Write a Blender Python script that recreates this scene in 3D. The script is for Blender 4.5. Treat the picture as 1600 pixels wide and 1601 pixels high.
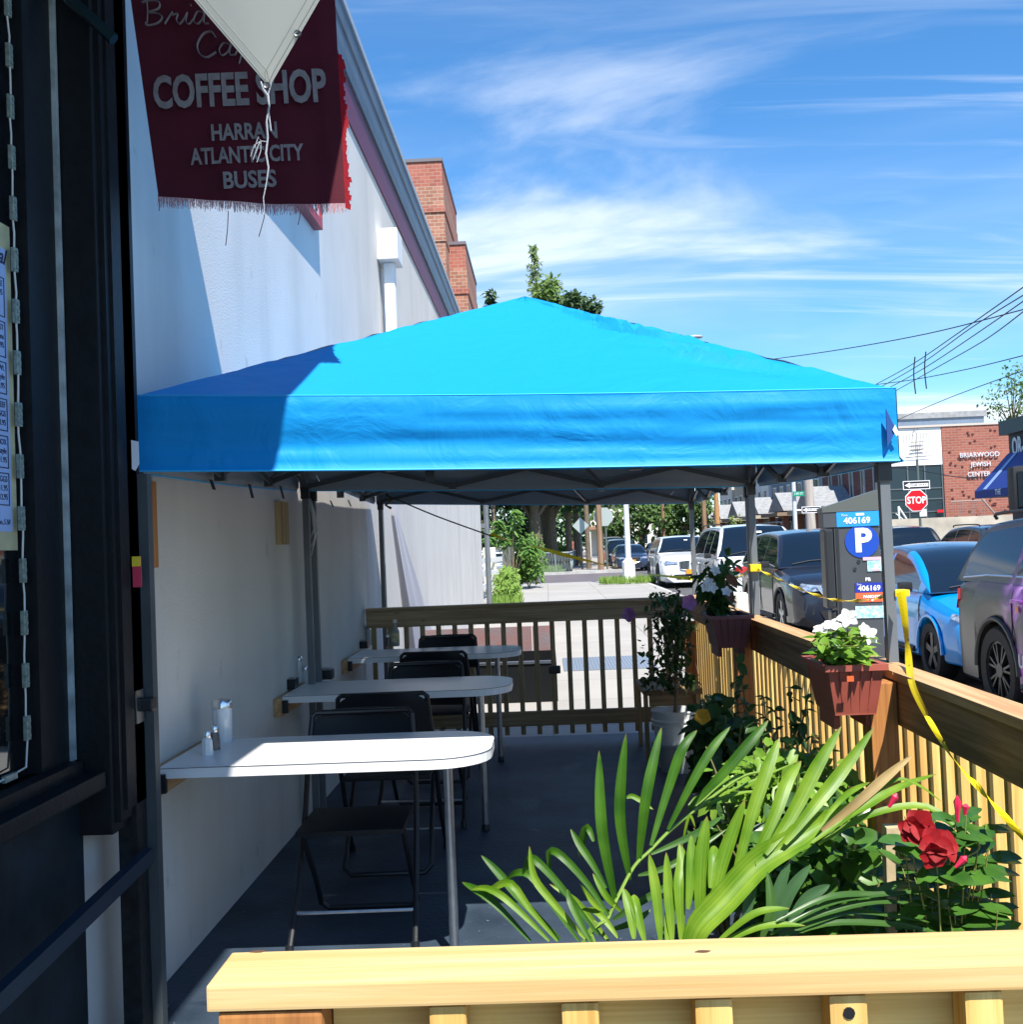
import bpy, bmesh, math, random
from math import sin, cos, pi, radians, sqrt, atan2
from mathutils import Vector, Matrix, noise
V = Vector
random.seed(7)
for o in list(bpy.data.objects): bpy.data.objects.remove(o)
sc = bpy.context.scene
C = sc.collection

# ------------------------------------------------------------------ camera
EYE = V((0, 0, 1.5)); FP = 1725.0
RM = (Matrix.Rotation(radians(1.73), 3, 'Z') @ Matrix.Rotation(radians(91.71), 3, 'X') @ Matrix.Rotation(radians(-2.3), 3, 'Z'))
cd = bpy.data.cameras.new('camera'); cam = bpy.data.objects.new('camera', cd); C.objects.link(cam)
cam.matrix_world = Matrix.Translation(EYE) @ RM.to_4x4()
cd.sensor_width = 36; cd.lens = FP / 1600 * 36; cd.clip_start = .05; cd.clip_end = 3000
sc.camera = cam
# ------------------------------------------------------------------ sky and sun
SX, SY = -.22, .61                       # horizontal travel of a sun ray per metre it falls
sun_dir = V((-SX, -SY, 1)).normalized()  # towards the sun
w = bpy.data.worlds.new("World"); sc.world = w; w.use_nodes = True
nt = w.node_tree; nt.nodes.clear()
def wn(t, **k):
    n = nt.nodes.new(t)
    for a, b in k.items(): setattr(n, a, b)
    return n
wo = wn('ShaderNodeOutputWorld'); bg = wn('ShaderNodeBackground'); sky = wn('ShaderNodeTexSky', sky_type='NISHITA')
sky.sun_disc = False; sky.sun_elevation = math.asin(sun_dir.z); sky.sun_rotation = atan2(sun_dir.x, sun_dir.y)
sky.altitude = 0; sky.air_density = 1.0; sky.dust_density = .1; sky.ozone_density = 3.2
bg.inputs[1].default_value = .095
hs = wn('ShaderNodeHueSaturation'); hs.inputs['Saturation'].default_value = 1.12; hs.inputs['Value'].default_value = 1.08
tint = wn('ShaderNodeMix', data_type='RGBA', blend_type='MULTIPLY'); tint.inputs[0].default_value = 1; tint.inputs[7].default_value = (.78, 1.0, 1.15, 1)
nt.links.new(sky.outputs[0], tint.inputs[6]); nt.links.new(tint.outputs[2], hs.inputs['Color'])
tc = wn('ShaderNodeTexCoord'); sep = wn('ShaderNodeSeparateXYZ'); nt.links.new(tc.outputs['Generated'], sep.inputs[0])
zz = wn('ShaderNodeMath', operation='MAXIMUM'); nt.links.new(sep.outputs[2], zz.inputs[0]); zz.inputs[1].default_value = 0.0
za = wn('ShaderNodeMath', operation='ADD'); nt.links.new(zz.outputs[0], za.inputs[0]); za.inputs[1].default_value = .16
dx = wn('ShaderNodeMath', operation='DIVIDE'); nt.links.new(sep.outputs[0], dx.inputs[0]); nt.links.new(za.outputs[0], dx.inputs[1])
dy = wn('ShaderNodeMath', operation='DIVIDE'); nt.links.new(sep.outputs[1], dy.inputs[0]); nt.links.new(za.outputs[0], dy.inputs[1])
cb = wn('ShaderNodeCombineXYZ'); nt.links.new(dx.outputs[0], cb.inputs[0]); nt.links.new(dy.outputs[0], cb.inputs[1])
def cloud(scale, stretch, rot, loc, lo, hi, det=9, dist=.7):
    mp = wn('ShaderNodeMapping'); mp.inputs['Scale'].default_value = stretch; mp.inputs['Rotation'].default_value = (0, 0, rot); mp.inputs['Location'].default_value = loc
    nt.links.new(cb.outputs[0], mp.inputs[0])
    n = wn('ShaderNodeTexNoise'); n.inputs['Scale'].default_value = scale; n.inputs['Detail'].default_value = det
    n.inputs['Roughness'].default_value = .56; n.inputs['Distortion'].default_value = dist
    nt.links.new(mp.outputs[0], n.inputs[0])
    r = wn('ShaderNodeMapRange'); r.interpolation_type = 'SMOOTHSTEP'; r.inputs[1].default_value = lo; r.inputs[2].default_value = hi
    nt.links.new(n.outputs[0], r.inputs[0]); return r.outputs[0]
c1 = cloud(.95, (.45, 1.35, 1), radians(-16), (3.1, 1.4, 0), .48, .69, 12, 1.1)
c2 = cloud(2.6, (.30, 1.7, 1), radians(24), (7.7, 2.2, 0), .50, .80, 12, 1.4)
mx = wn('ShaderNodeMath', operation='MAXIMUM'); nt.links.new(c1, mx.inputs[0])
m2 = wn('ShaderNodeMath', operation='MULTIPLY'); nt.links.new(c2, m2.inputs[0]); m2.inputs[1].default_value = .7
nt.links.new(m2.outputs[0], mx.inputs[1])
c3 = cloud(.55, (.5, 1.1, 1), radians(-8), (1.3, 5.2, 0), .38, .75, 5, .6)
m4 = wn('ShaderNodeMath', operation='MULTIPLY_ADD'); nt.links.new(c3, m4.inputs[0]); m4.inputs[1].default_value = .42; nt.links.new(mx.outputs[0], m4.inputs[2]); m4.use_clamp = True
# fewer clouds overhead, more low down
fade = wn('ShaderNodeMapRange'); fade.inputs[1].default_value = .15; fade.inputs[2].default_value = .56; fade.inputs[3].default_value = .95; fade.inputs[4].default_value = .04
nt.links.new(sep.outputs[2], fade.inputs[0])
m3 = wn('ShaderNodeMath', operation='MULTIPLY'); nt.links.new(m4.outputs[0], m3.inputs[0]); nt.links.new(fade.outputs[0], m3.inputs[1])
mixc = wn('ShaderNodeMix', data_type='RGBA'); nt.links.new(m3.outputs[0], mixc.inputs[0]); nt.links.new(hs.outputs[0], mixc.inputs[6]); mixc.inputs[7].default_value = (6.9, 7.4, 8.0, 1)
nt.links.new(mixc.outputs[2], bg.inputs[0]); nt.links.new(bg.outputs[0], wo.inputs[0])
sd = bpy.data.lights.new('sun', 'SUN'); sd.energy = 5.0; sd.angle = radians(.5); sd.color = (1, .945, .86)
so = bpy.data.objects.new('sun', sd); C.objects.link(so); so.rotation_euler = sun_dir.to_track_quat('Z', 'Y').to_euler()
sc.view_settings.view_transform = 'Standard'; sc.view_settings.look = 'None'; sc.view_settings.gamma = 1; sc.view_settings.exposure = .85
sc.render.engine = 'CYCLES'
sc.render.resolution_x = sc.render.resolution_y = 1024

def ray(x, y): return RM @ V(((x-800)/FP, -(y-800.5)/FP, -1))
def at(x, y, Y): d = ray(x, y); return EYE + d*(Y/d.y)
def atX(x, y, X): d = ray(x, y); return EYE + d*(X/d.x)
def atZ(x, y, Z): d = ray(x, y); return EYE + d*((Z-1.5)/d.z)

# ------------------------------------------------------------------ materials
MATS = {}
def mat(name, col, rough=.6, metal=0, var=.0, vscale=6, bump=0, bscale=60, spec=.5, trans=0, coat=0, stretch=(1, 1, 1), col2=None, alpha=1, detail=5):
    if name in MATS: return MATS[name]
    m = bpy.data.materials.new(name); m.use_nodes = True; n = m.node_tree; b = n.nodes['Principled BSDF']
    b.inputs['Base Color'].default_value = (*col, 1); b.inputs['Roughness'].default_value = rough; b.inputs['Metallic'].default_value = metal
    b.inputs['Specular IOR Level'].default_value = spec; b.inputs['Coat Weight'].default_value = coat; b.inputs['Coat Roughness'].default_value = .05
    if alpha < 1: b.inputs['Alpha'].default_value = alpha
    t = n.nodes.new('ShaderNodeTexCoord'); mp = n.nodes.new('ShaderNodeMapping'); mp.inputs['Scale'].default_value = stretch
    n.links.new(t.outputs['Object'], mp.inputs[0])
    if var or col2:
        z = n.nodes.new('ShaderNodeTexNoise'); z.inputs['Scale'].default_value = vscale; z.inputs['Detail'].default_value = detail; n.links.new(mp.outputs[0], z.inputs[0])
        r = n.nodes.new('ShaderNodeMix'); r.data_type = 'RGBA'
        k = n.nodes.new('ShaderNodeMapRange'); k.inputs[1].default_value = .3; k.inputs[2].default_value = .7; n.links.new(z.outputs[0], k.inputs[0]); n.links.new(k.outputs[0], r.inputs[0])
        a = tuple(max(0, c*(1-var)) for c in col); c2 = col2 or tuple(min(1, c*(1+var)) for c in col)
        r.inputs[6].default_value = (*a, 1); r.inputs[7].default_value = (*c2, 1); n.links.new(r.outputs[2], b.inputs['Base Color'])
    if bump:
        z = n.nodes.new('ShaderNodeTexNoise'); z.inputs['Scale'].default_value = bscale; z.inputs['Detail'].default_value = 4; n.links.new(mp.outputs[0], z.inputs[0])
        bp = n.nodes.new('ShaderNodeBump'); bp.inputs['Strength'].default_value = bump; bp.inputs['Distance'].default_value = .01
        n.links.new(z.outputs[0], bp.inputs['Height']); n.links.new(bp.outputs[0], b.inputs['Normal'])
    if trans:
        tr = n.nodes.new('ShaderNodeBsdfTranslucent'); ms = n.nodes.new('ShaderNodeMixShader'); ms.inputs[0].default_value = trans
        out = n.nodes['Material Output']
        src = b.inputs['Base Color'].links[0].from_socket if b.inputs['Base Color'].links else None
        if src: n.links.new(src, tr.inputs[0])
        else: tr.inputs[0].default_value = (*col, 1)
        n.links.new(b.outputs[0], ms.inputs[1]); n.links.new(tr.outputs[0], ms.inputs[2]); n.links.new(ms.outputs[0], out.inputs[0])
    MATS[name] = m; return m

def overlay(m, scale, stretch, lo, hi, col, amount, detail=6):
    """stains or specks laid over a material's own colour"""
    n = m.node_tree; L = n.links; b = n.nodes['Principled BSDF']; t = n.nodes.new('ShaderNodeTexCoord'); mp = n.nodes.new('ShaderNodeMapping'); mp.inputs['Scale'].default_value = stretch; L.new(t.outputs['Object'], mp.inputs[0])
    z = n.nodes.new('ShaderNodeTexNoise'); z.inputs['Scale'].default_value = scale; z.inputs['Detail'].default_value = detail; L.new(mp.outputs[0], z.inputs[0])
    k = n.nodes.new('ShaderNodeMapRange'); k.inputs[1].default_value = lo; k.inputs[2].default_value = hi; k.inputs[4].default_value = amount; L.new(z.outputs[0], k.inputs[0])
    r = n.nodes.new('ShaderNodeMix'); r.data_type = 'RGBA'; L.new(k.outputs[0], r.inputs[0]); r.inputs[7].default_value = (*col, 1)
    if b.inputs['Base Color'].links: L.new(b.inputs['Base Color'].links[0].from_socket, r.inputs[6])
    else: r.inputs[6].default_value = b.inputs['Base Color'].default_value
    L.new(r.outputs[2], b.inputs['Base Color']); return m

def wood(name, light, dark, axis, knot=True, scale=1.0):
    """sawn lumber: grain runs along the given axis"""
    if name in MATS: return MATS[name]
    m = bpy.data.materials.new(name); m.use_nodes = True; n = m.node_tree; b = n.nodes['Principled BSDF']; L = n.links
    t = n.nodes.new('ShaderNodeTexCoord'); mp = n.nodes.new('ShaderNodeMapping'); s = [44*scale]*3; s[axis] = 1.6*scale; mp.inputs['Scale'].default_value = s
    L.new(t.outputs['Object'], mp.inputs[0])
    z = n.nodes.new('ShaderNodeTexNoise'); z.inputs['Scale'].default_value = 1.0; z.inputs['Detail'].default_value = 6; z.inputs['Distortion'].default_value = .6; L.new(mp.outputs[0], z.inputs[0])
    mp2 = n.nodes.new('ShaderNodeMapping'); s2 = [240*scale]*3; s2[axis] = 5*scale; mp2.inputs['Scale'].default_value = s2; L.new(t.outputs['Object'], mp2.inputs[0])
    z2 = n.nodes.new('ShaderNodeTexNoise'); z2.inputs['Scale'].default_value = 1.0; z2.inputs['Detail'].default_value = 3; L.new(mp2.outputs[0], z2.inputs[0])
    ad = n.nodes.new('ShaderNodeMath'); ad.operation = 'MULTIPLY_ADD'; L.new(z2.outputs[0], ad.inputs[0]); ad.inputs[1].default_value = .35; L.new(z.outputs[0], ad.inputs[2])
    k = n.nodes.new('ShaderNodeMapRange'); k.inputs[1].default_value = .50; k.inputs[2].default_value = .84; L.new(ad.outputs[0], k.inputs[0])
    r = n.nodes.new('ShaderNodeMix'); r.data_type = 'RGBA'; r.inputs[6].default_value = (*light, 1); r.inputs[7].default_value = (*dark, 1); L.new(k.outputs[0], r.inputs[0])
    col = r.outputs[2]
    if knot:
        mp3 = n.nodes.new('ShaderNodeMapping'); s3 = [9.]*3; s3[axis] = 3.2; mp3.inputs['Scale'].default_value = s3; L.new(t.outputs['Object'], mp3.inputs[0])
        vo = n.nodes.new('ShaderNodeTexVoronoi'); vo.inputs['Scale'].default_value = 1; L.new(mp3.outputs[0], vo.inputs[0])
        kk = n.nodes.new('ShaderNodeMapRange'); kk.inputs[1].default_value = .04; kk.inputs[2].default_value = .10; kk.inputs[3].default_value = .8; kk.inputs[4].default_value = 0; L.new(vo.outputs['Distance'], kk.inputs[0])
        r2 = n.nodes.new('ShaderNodeMix'); r2.data_type = 'RGBA'; L.new(kk.outputs[0], r2.inputs[0]); L.new(col, r2.inputs[6]); r2.inputs[7].default_value = (.09, .045, .02, 1); col = r2.outputs[2]
    L.new(col, b.inputs['Base Color']); b.inputs['Roughness'].default_value = .7
    bp = n.nodes.new('ShaderNodeBump'); bp.inputs['Strength'].default_value = .25; bp.inputs['Distance'].default_value = .003; L.new(ad.outputs[0], bp.inputs['Height']); L.new(bp.outputs[0], b.inputs['Normal'])
    MATS[name] = m; return m

def leafmat2(name, dark, light, tip, rough=.4):
    """strap leaf: fine veins along the blade, browned tip"""
    m = bpy.data.materials.new(name); m.use_nodes = True; n = m.node_tree; L = n.links; b = n.nodes['Principled BSDF']; b.inputs['Roughness'].default_value = rough; b.inputs['Specular IOR Level'].default_value = .4
    t = n.nodes.new('ShaderNodeTexCoord'); mp = n.nodes.new('ShaderNodeMapping'); mp.inputs['Scale'].default_value = (16, .9, 1); L.new(t.outputs['UV'], mp.inputs[0])
    z = n.nodes.new('ShaderNodeTexNoise'); z.inputs['Scale'].default_value = 1; z.inputs['Detail'].default_value = 3; L.new(mp.outputs[0], z.inputs[0])
    z2 = n.nodes.new('ShaderNodeTexNoise'); z2.inputs['Scale'].default_value = 11; L.new(t.outputs['Object'], z2.inputs[0])
    ad = n.nodes.new('ShaderNodeMath'); ad.operation = 'ADD'; L.new(z.outputs[0], ad.inputs[0]); L.new(z2.outputs[0], ad.inputs[1])
    k = n.nodes.new('ShaderNodeMapRange'); k.inputs[1].default_value = .78; k.inputs[2].default_value = 1.22; L.new(ad.outputs[0], k.inputs[0])
    r = n.nodes.new('ShaderNodeMix'); r.data_type = 'RGBA'; r.inputs[6].default_value = (*dark, 1); r.inputs[7].default_value = (*light, 1); L.new(k.outputs[0], r.inputs[0])
    s = n.nodes.new('ShaderNodeSeparateXYZ'); L.new(t.outputs['UV'], s.inputs[0]); k2 = n.nodes.new('ShaderNodeMapRange'); k2.inputs[1].default_value = .90; k2.inputs[2].default_value = 1.0; L.new(s.outputs[1], k2.inputs[0])
    r2 = n.nodes.new('ShaderNodeMix'); r2.data_type = 'RGBA'; L.new(k2.outputs[0], r2.inputs[0]); L.new(r.outputs[2], r2.inputs[6]); r2.inputs[7].default_value = (*tip, 1); L.new(r2.outputs[2], b.inputs['Base Color'])
    bp = n.nodes.new('ShaderNodeBump'); bp.inputs['Strength'].default_value = .35; bp.inputs['Distance'].default_value = .002; L.new(z.outputs[0], bp.inputs['Height']); L.new(bp.outputs[0], b.inputs['Normal'])
    tr = n.nodes.new('ShaderNodeBsdfTranslucent'); L.new(r2.outputs[2], tr.inputs[0]); ms = n.nodes.new('ShaderNodeMixShader'); ms.inputs[0].default_value = .35; L.new(b.outputs[0], ms.inputs[1]); L.new(tr.outputs[0], ms.inputs[2]); L.new(ms.outputs[0], n.nodes['Material Output'].inputs[0])
    MATS[name] = m; return m

def brick(name, c1, c2, mortar, axis='xz', scale=1, bw=.21, bh=.075, holes=False):
    if name in MATS: return MATS[name]
    m = bpy.data.materials.new(name); m.use_nodes = True; n = m.node_tree; b = n.nodes['Principled BSDF']; L = n.links
    t = n.nodes.new('ShaderNodeTexCoord'); s = n.nodes.new('ShaderNodeSeparateXYZ'); c = n.nodes.new('ShaderNodeCombineXYZ'); L.new(t.outputs['Object'], s.inputs[0])
    L.new(s.outputs['XYZ'.index(axis[0].upper())], c.inputs[0]); L.new(s.outputs['XYZ'.index(axis[1].upper())], c.inputs[1])
    br = n.nodes.new('ShaderNodeTexBrick'); L.new(c.outputs[0], br.inputs[0]); br.inputs['Scale'].default_value = 1/scale
    br.inputs['Color1'].default_value = (*c1, 1); br.inputs['Color2'].default_value = (*c2, 1); br.inputs['Mortar'].default_value = (*mortar, 1)
    br.inputs['Brick Width'].default_value = bw; br.inputs['Row Height'].default_value = bh; br.inputs['Mortar Size'].default_value = .009; br.inputs['Bias'].default_value = -.1
    z = n.nodes.new('ShaderNodeTexNoise'); z.inputs['Scale'].default_value = .7; z.inputs['Detail'].default_value = 6; L.new(t.outputs['Object'], z.inputs[0])
    r = n.nodes.new('ShaderNodeMix'); r.data_type = 'RGBA'; r.blend_type = 'MULTIPLY'; r.inputs[0].default_value = .55; L.new(br.outputs[0], r.inputs[6])
    k = n.nodes.new('ShaderNodeMapRange'); k.inputs[3].default_value = .55; k.inputs[4].default_value = 1.25; L.new(z.outputs[0], k.inputs[0])
    L.new(k.outputs[0], r.inputs[7]); L.new(r.outputs[2], b.inputs['Base Color']); b.inputs['Roughness'].default_value = .85
    bp = n.nodes.new('ShaderNodeBump'); bp.inputs['Strength'].default_value = .5; bp.inputs['Distance'].default_value = .01; bp.invert = True
    L.new(br.outputs['Fac'], bp.inputs['Height']); L.new(bp.outputs[0], b.inputs['Normal'])
    MATS[name] = m; return m

def slab_mat(name, col, joint, w_, h_, ms=.012, var=.18):
    m = brick(name, col, tuple(c*.9 for c in col), joint, 'xy', 1, w_, h_)
    for n in m.node_tree.nodes:
        if n.type == 'TEX_BRICK': n.inputs['Mortar Size'].default_value = ms; n.offset = 0
    return m

# ------------------------------------------------------------------ mesh builder
class MB:
    def __init__(s): s.bm = bmesh.new()
    def quad(s, *p, mi=0):
        f = s.bm.faces.new([s.bm.verts.new(V(q)) for q in p]); f.material_index = mi; return f
    def box(s, x0, x1, y0, y1, z0, z1, M=None, bev=0):
        vs = [V((x, y, z)) for x in (x0, x1) for y in (y0, y1) for z in (z0, z1)]
        if M: vs = [M @ v for v in vs]
        v = [s.bm.verts.new(p) for p in vs]; fs = []
        for q in ((0, 1, 3, 2), (4, 6, 7, 5), (0, 4, 5, 1), (2, 3, 7, 6), (0, 2, 6, 4), (1, 5, 7, 3)): fs.append(s.bm.faces.new([v[i] for i in q]))
        if bev:
            es = list({e for f in fs for e in f.edges}); bmesh.ops.bevel(s.bm, geom=es, offset=bev, segments=2, profile=.7, affect='EDGES')
        return s
    def tube(s, pts, r, n=8, cap=True, flat=None):
        pts = [V(p) for p in pts]; rs = r if isinstance(r, (list, tuple)) else [r]*len(pts); rings = []
        up = None
        for i, p in enumerate(pts):
            d = (pts[min(i+1, len(pts)-1)]-pts[max(i-1, 0)]).normalized()
            if up is None: up = V((0, 0, 1)) if abs(d.z) < .9 else V((1, 0, 0))
            a = d.cross(up);
            if a.length < 1e-5: a = d.cross(V((0, 1, 0)))
            a.normalize(); b = a.cross(d).normalized(); up = b
            fa, fb = (1, 1) if not flat else flat
            rings.append([s.bm.verts.new(p+(a*cos(2*pi*k/n)*fa+b*sin(2*pi*k/n)*fb)*rs[i]) for k in range(n)])
        for i in range(len(rings)-1):
            for k in range(n): s.bm.faces.new((rings[i][k], rings[i][(k+1) % n], rings[i+1][(k+1) % n], rings[i+1][k]))
        if cap:
            s.bm.faces.new(rings[0][::-1]); s.bm.faces.new(rings[-1])
        return s
    def sq(s, a, b, w_, h_=None, up=(0, 0, 1)):
        """bar of rectangular section from a to b"""
        h_ = h_ or w_; a, b = V(a), V(b); d = (b-a).normalized(); up = V(up)
        if abs(d.dot(up)) > .98: up = V((1, 0, 0))
        x = d.cross(up).normalized(); y = x.cross(d)
        v = [s.bm.verts.new(p+x*i*w_/2+y*j*h_/2) for p in (a, b) for i, j in ((-1, -1), (1, -1), (1, 1), (-1, 1))]
        for q in ((3, 2, 1, 0), (4, 5, 6, 7), (0, 1, 5, 4), (1, 2, 6, 5), (2, 3, 7, 6), (3, 0, 4, 7)): s.bm.faces.new([v[i] for i in q])
        return s
    def lathe(s, prof, c=(0, 0, 0), n=20, axis='z', sx=1, sy=1, cap=True):
        c = V(c); rings = []
        for r, h in prof:
            ring = []
            for k in range(n):
                a = 2*pi*k/n; p = (r*cos(a)*sx, r*sin(a)*sy, h)
                if axis == 'x': p = (p[2], p[0], p[1])
                if axis == 'y': p = (p[0], p[2], p[1])
                ring.append(s.bm.verts.new(c+V(p)))
            rings.append(ring)
        for i in range(len(rings)-1):
            for k in range(n): s.bm.faces.new((rings[i][k], rings[i][(k+1) % n], rings[i+1][(k+1) % n], rings[i+1][k]))
        if cap: s.bm.faces.new(rings[0][::-1]); s.bm.faces.new(rings[-1])
        return s
    def prism(s, poly, ext):
        """flat polygon of 3-D points pushed along ext"""
        ext = V(ext); a = [s.bm.verts.new(V(p)) for p in poly]; b = [s.bm.verts.new(V(p)+ext) for p in poly]; n = len(a)
        s.bm.faces.new(a[::-1]); s.bm.faces.new(b)
        for k in range(n): s.bm.faces.new((a[k], a[(k+1) % n], b[(k+1) % n], b[k]))
        return s
    def grid(s, rows, mi=0, uv=False):
        vs = [[s.bm.verts.new(V(p)) for p in r] for r in rows]; n1, n2 = len(rows)-1, len(rows[0])-1
        lay = s.bm.loops.layers.uv.verify() if uv else None
        for i in range(len(vs)-1):
            for k in range(len(vs[i])-1):
                f = s.bm.faces.new((vs[i][k], vs[i][k+1], vs[i+1][k+1], vs[i+1][k])); f.material_index = mi
                if uv:
                    for lp, (a, b) in zip(f.loops, ((k, i), (k+1, i), (k+1, i+1), (k, i+1))): lp[lay].uv = (a/n2, b/n1)
        return s
    def leaf(s, base, tip, wid, nrm, cup=.15, droop=0, n=3):
        base, tip, nrm = V(base), V(tip), V(nrm); d = tip-base; L = d.length
        if L < 1e-6: return
        d.normalize(); side = d.cross(nrm)
        if side.length < 1e-4: side = d.cross(V((.3, .5, .8)))
        side.normalize(); up = side.cross(d)
        prof = {2: ((0, .0), (.45, 1), (1, 0)), 3: ((0, .12), (.3, .9), (.65, .8), (1, 0)), 5: ((0, .15), (.15, .65), (.35, 1), (.6, .85), (.85, .4), (1, 0)),
                6: ((0, .35), (.15, .8), (.35, 1), (.6, .95), (.8, .65), (.93, .3), (1, .02))}[n]
        mid = []; l = []; r = []
        for t, wv in prof:
            p = base+d*(L*t)-up*0+V((0, 0, -droop*L*t*t))
            mid.append(s.bm.verts.new(p)); 
            if wv > .001: l.append(s.bm.verts.new(p+side*wid*.5*wv+up*cup*wid*wv)); r.append(s.bm.verts.new(p-side*wid*.5*wv+up*cup*wid*wv))
            else: l.append(mid[-1]); r.append(mid[-1])
        for i in range(len(mid)-1):
            for a, fl in ((l, 0), (r, 1)):
                q = [mid[i], mid[i+1], a[i+1], a[i]]; u = []
                for x in q:
                    if x not in u: u.append(x)
                if len(u) > 2: s.bm.faces.new(u if fl else u[::-1])
    def build(s, name, m, parent=None, smooth=False, sub=None):
        me = bpy.data.meshes.new(name)
        if parent is not None and sub is None:
            l = rorg(parent)
            if l.length: bmesh.ops.translate(s.bm, verts=s.bm.verts, vec=-l)
        s.bm.normal_update(); s.bm.to_mesh(me); s.bm.free()
        o = bpy.data.objects.new(name, me); C.objects.link(o)
        for x in (m if isinstance(m, (list, tuple)) else [m]): me.materials.append(x)
        if smooth:
            me.polygons.foreach_set('use_smooth', [True]*len(me.polygons)); me.set_sharp_from_angle(angle=radians(smooth if smooth is not True else 40))
        if parent is not None: o.parent = parent
        return o
ORG = {}
def rorg(o):
    while o.parent: o = o.parent
    return ORG.get(o.name, V((0, 0, 0)))
def thing(name, label, cat, loc=(0, 0, 0), rz=0, group=None):
    o = bpy.data.objects.new(name, None); C.objects.link(o); o.location = loc; o.rotation_euler = (0, 0, rz); o.empty_display_size = .1
    o['label'] = label; o['category'] = cat
    if group: o['group'] = group
    if rz == 0: ORG[o.name] = V(loc)
    return o
def local(t): ORG[t.name] = V((0, 0, 0)); return t      # children of t are given in t's own frame
def solo(name, mb, m, label, cat, group=None, smooth=False, loc=None):
    if loc is not None: bmesh.ops.translate(mb.bm, verts=mb.bm.verts, vec=-V(loc))
    o = mb.build(name, m, None, smooth)
    if loc is not None: o.location = loc
    o['label'] = label; o['category'] = cat
    if group: o['group'] = group
    return o
def struct(name, mb, m, smooth=False):
    o = mb.build(name, m, None, smooth); o['kind'] = 'structure'; return o
def kids(o): return [c for c in bpy.data.objects if c.parent == o]
def copy_tree(o, loc, rz=None, label=None, par=None, idx=None):
    c = o.copy(); C.objects.link(c)
    if par is None:
        c.location = loc
        if rz is not None: c.rotation_euler = (0, 0, rz)
        if label: c['label'] = label
    else: c.parent = par
    for k in kids(o): copy_tree(k, None, par=c)
    return c
def text(s, name, m, parent, org, right, up, size, ext=.002, align='CENTER', bold=0, shear=0, spacing=1, xs=1):
    """lettering as a mesh: org is the middle of the line, right/up its directions (world, or the parent's frame)"""
    cu = bpy.data.curves.new(name, 'FONT'); cu.body = s; cu.size = size; cu.align_x = align; cu.align_y = 'CENTER'; cu.extrude = ext; cu.offset = bold; cu.shear = shear; cu.space_character = spacing
    cu.resolution_u = 3
    tmp = bpy.data.objects.new('tmp', cu); C.objects.link(tmp)
    dg = bpy.context.evaluated_depsgraph_get(); me = bpy.data.meshes.new_from_object(tmp.evaluated_get(dg)); bpy.data.objects.remove(tmp); bpy.data.curves.remove(cu)
    right = V(right).normalized(); up = V(up).normalized(); nz = right.cross(up)
    M = Matrix.Translation(V(org)-rorg(parent)) @ Matrix((( right.x*xs, up.x, nz.x), (right.y*xs, up.y, nz.y), (right.z*xs, up.z, nz.z))).to_4x4()
    me.transform(M); me.materials.clear(); me.materials.append(m); me.name = name
    o = bpy.data.objects.new(name, me); C.objects.link(o); o.parent = parent; return o
def disc(c, r, ax, n=20):
    ax = V(ax).normalized(); a = ax.cross(V((0, 0, 1)));
    if a.length < .01: a = V((1, 0, 0))
    a.normalize(); b = ax.cross(a); return [V(c)+(a*cos(2*pi*k/n)+b*sin(2*pi*k/n))*r for k in range(n)]
R = random.uniform
# ================================================================== shared materials
STUC = mat('stucco', (.64, .62, .585), .9, var=.07, vscale=1.3, bump=.22, bscale=110, detail=8)
overlay(STUC, 1.0, (2.2, 2.2, .3), .50, .78, (.40, .39, .36), .45, 8); overlay(STUC, 7, (1, 1, .6), .66, .74, (.36, .35, .33), .45)
BLACKP = mat('black_paint', (.005, .007, .010), .55, spec=.3, var=.3, vscale=20, bump=.15, bscale=40)
BLKMET = mat('black_metal', (.012, .014, .018), .38, spec=.5)
GREYMET = mat('grey_powdercoat', (.13, .145, .16), .45, var=.1)
CHROME = mat('chrome', (.75, .76, .78), .22, metal=1)
STEEL = mat('brushed_steel', (.55, .57, .6), .3, metal=1, var=.1, vscale=30)
WHITEP = mat('white_paint', (.78, .78, .76), .5, var=.05)
PINE = {a: wood('pine_'+'xyz'[a], (.80, .58, .20), (.56, .33, .08), a) for a in range(3)}
PINEL = wood('pale_pine_x', (.70, .51, .25), (.55, .35, .13), 0)
POSTW = wood('reddish_pine_z', (.50, .22, .06), (.30, .115, .03), 2)
CAPY = wood('cap_pine_y', (.58, .38, .19), (.40, .22, .095), 1)
overlay(PINEL, 2.2, (.6, 7, 7), .55, .72, (.52, .30, .10), .55, 8); overlay(CAPY, 2.5, (7, .7, 7), .55, .72, (.30, .14, .05), .5, 8)
for a in range(3): overlay(PINE[a], 1.4, (3, 3, .8), .52, .66, (.42, .20, .05), .5, 6)
GREYWX = wood('weathered_pine_x', (.46, .34, .19), (.26, .17, .085), 0)
GREYWY = wood('shaded_pine_y', (.36, .23, .12), (.17, .10, .05), 1)  # side rails: shade on their inner face put into a darker brown
GREYWZ = wood('weathered_pine_z', (.46, .34, .18), (.26, .18, .08), 2)
BLUE = (.004, .27, .68)

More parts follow.
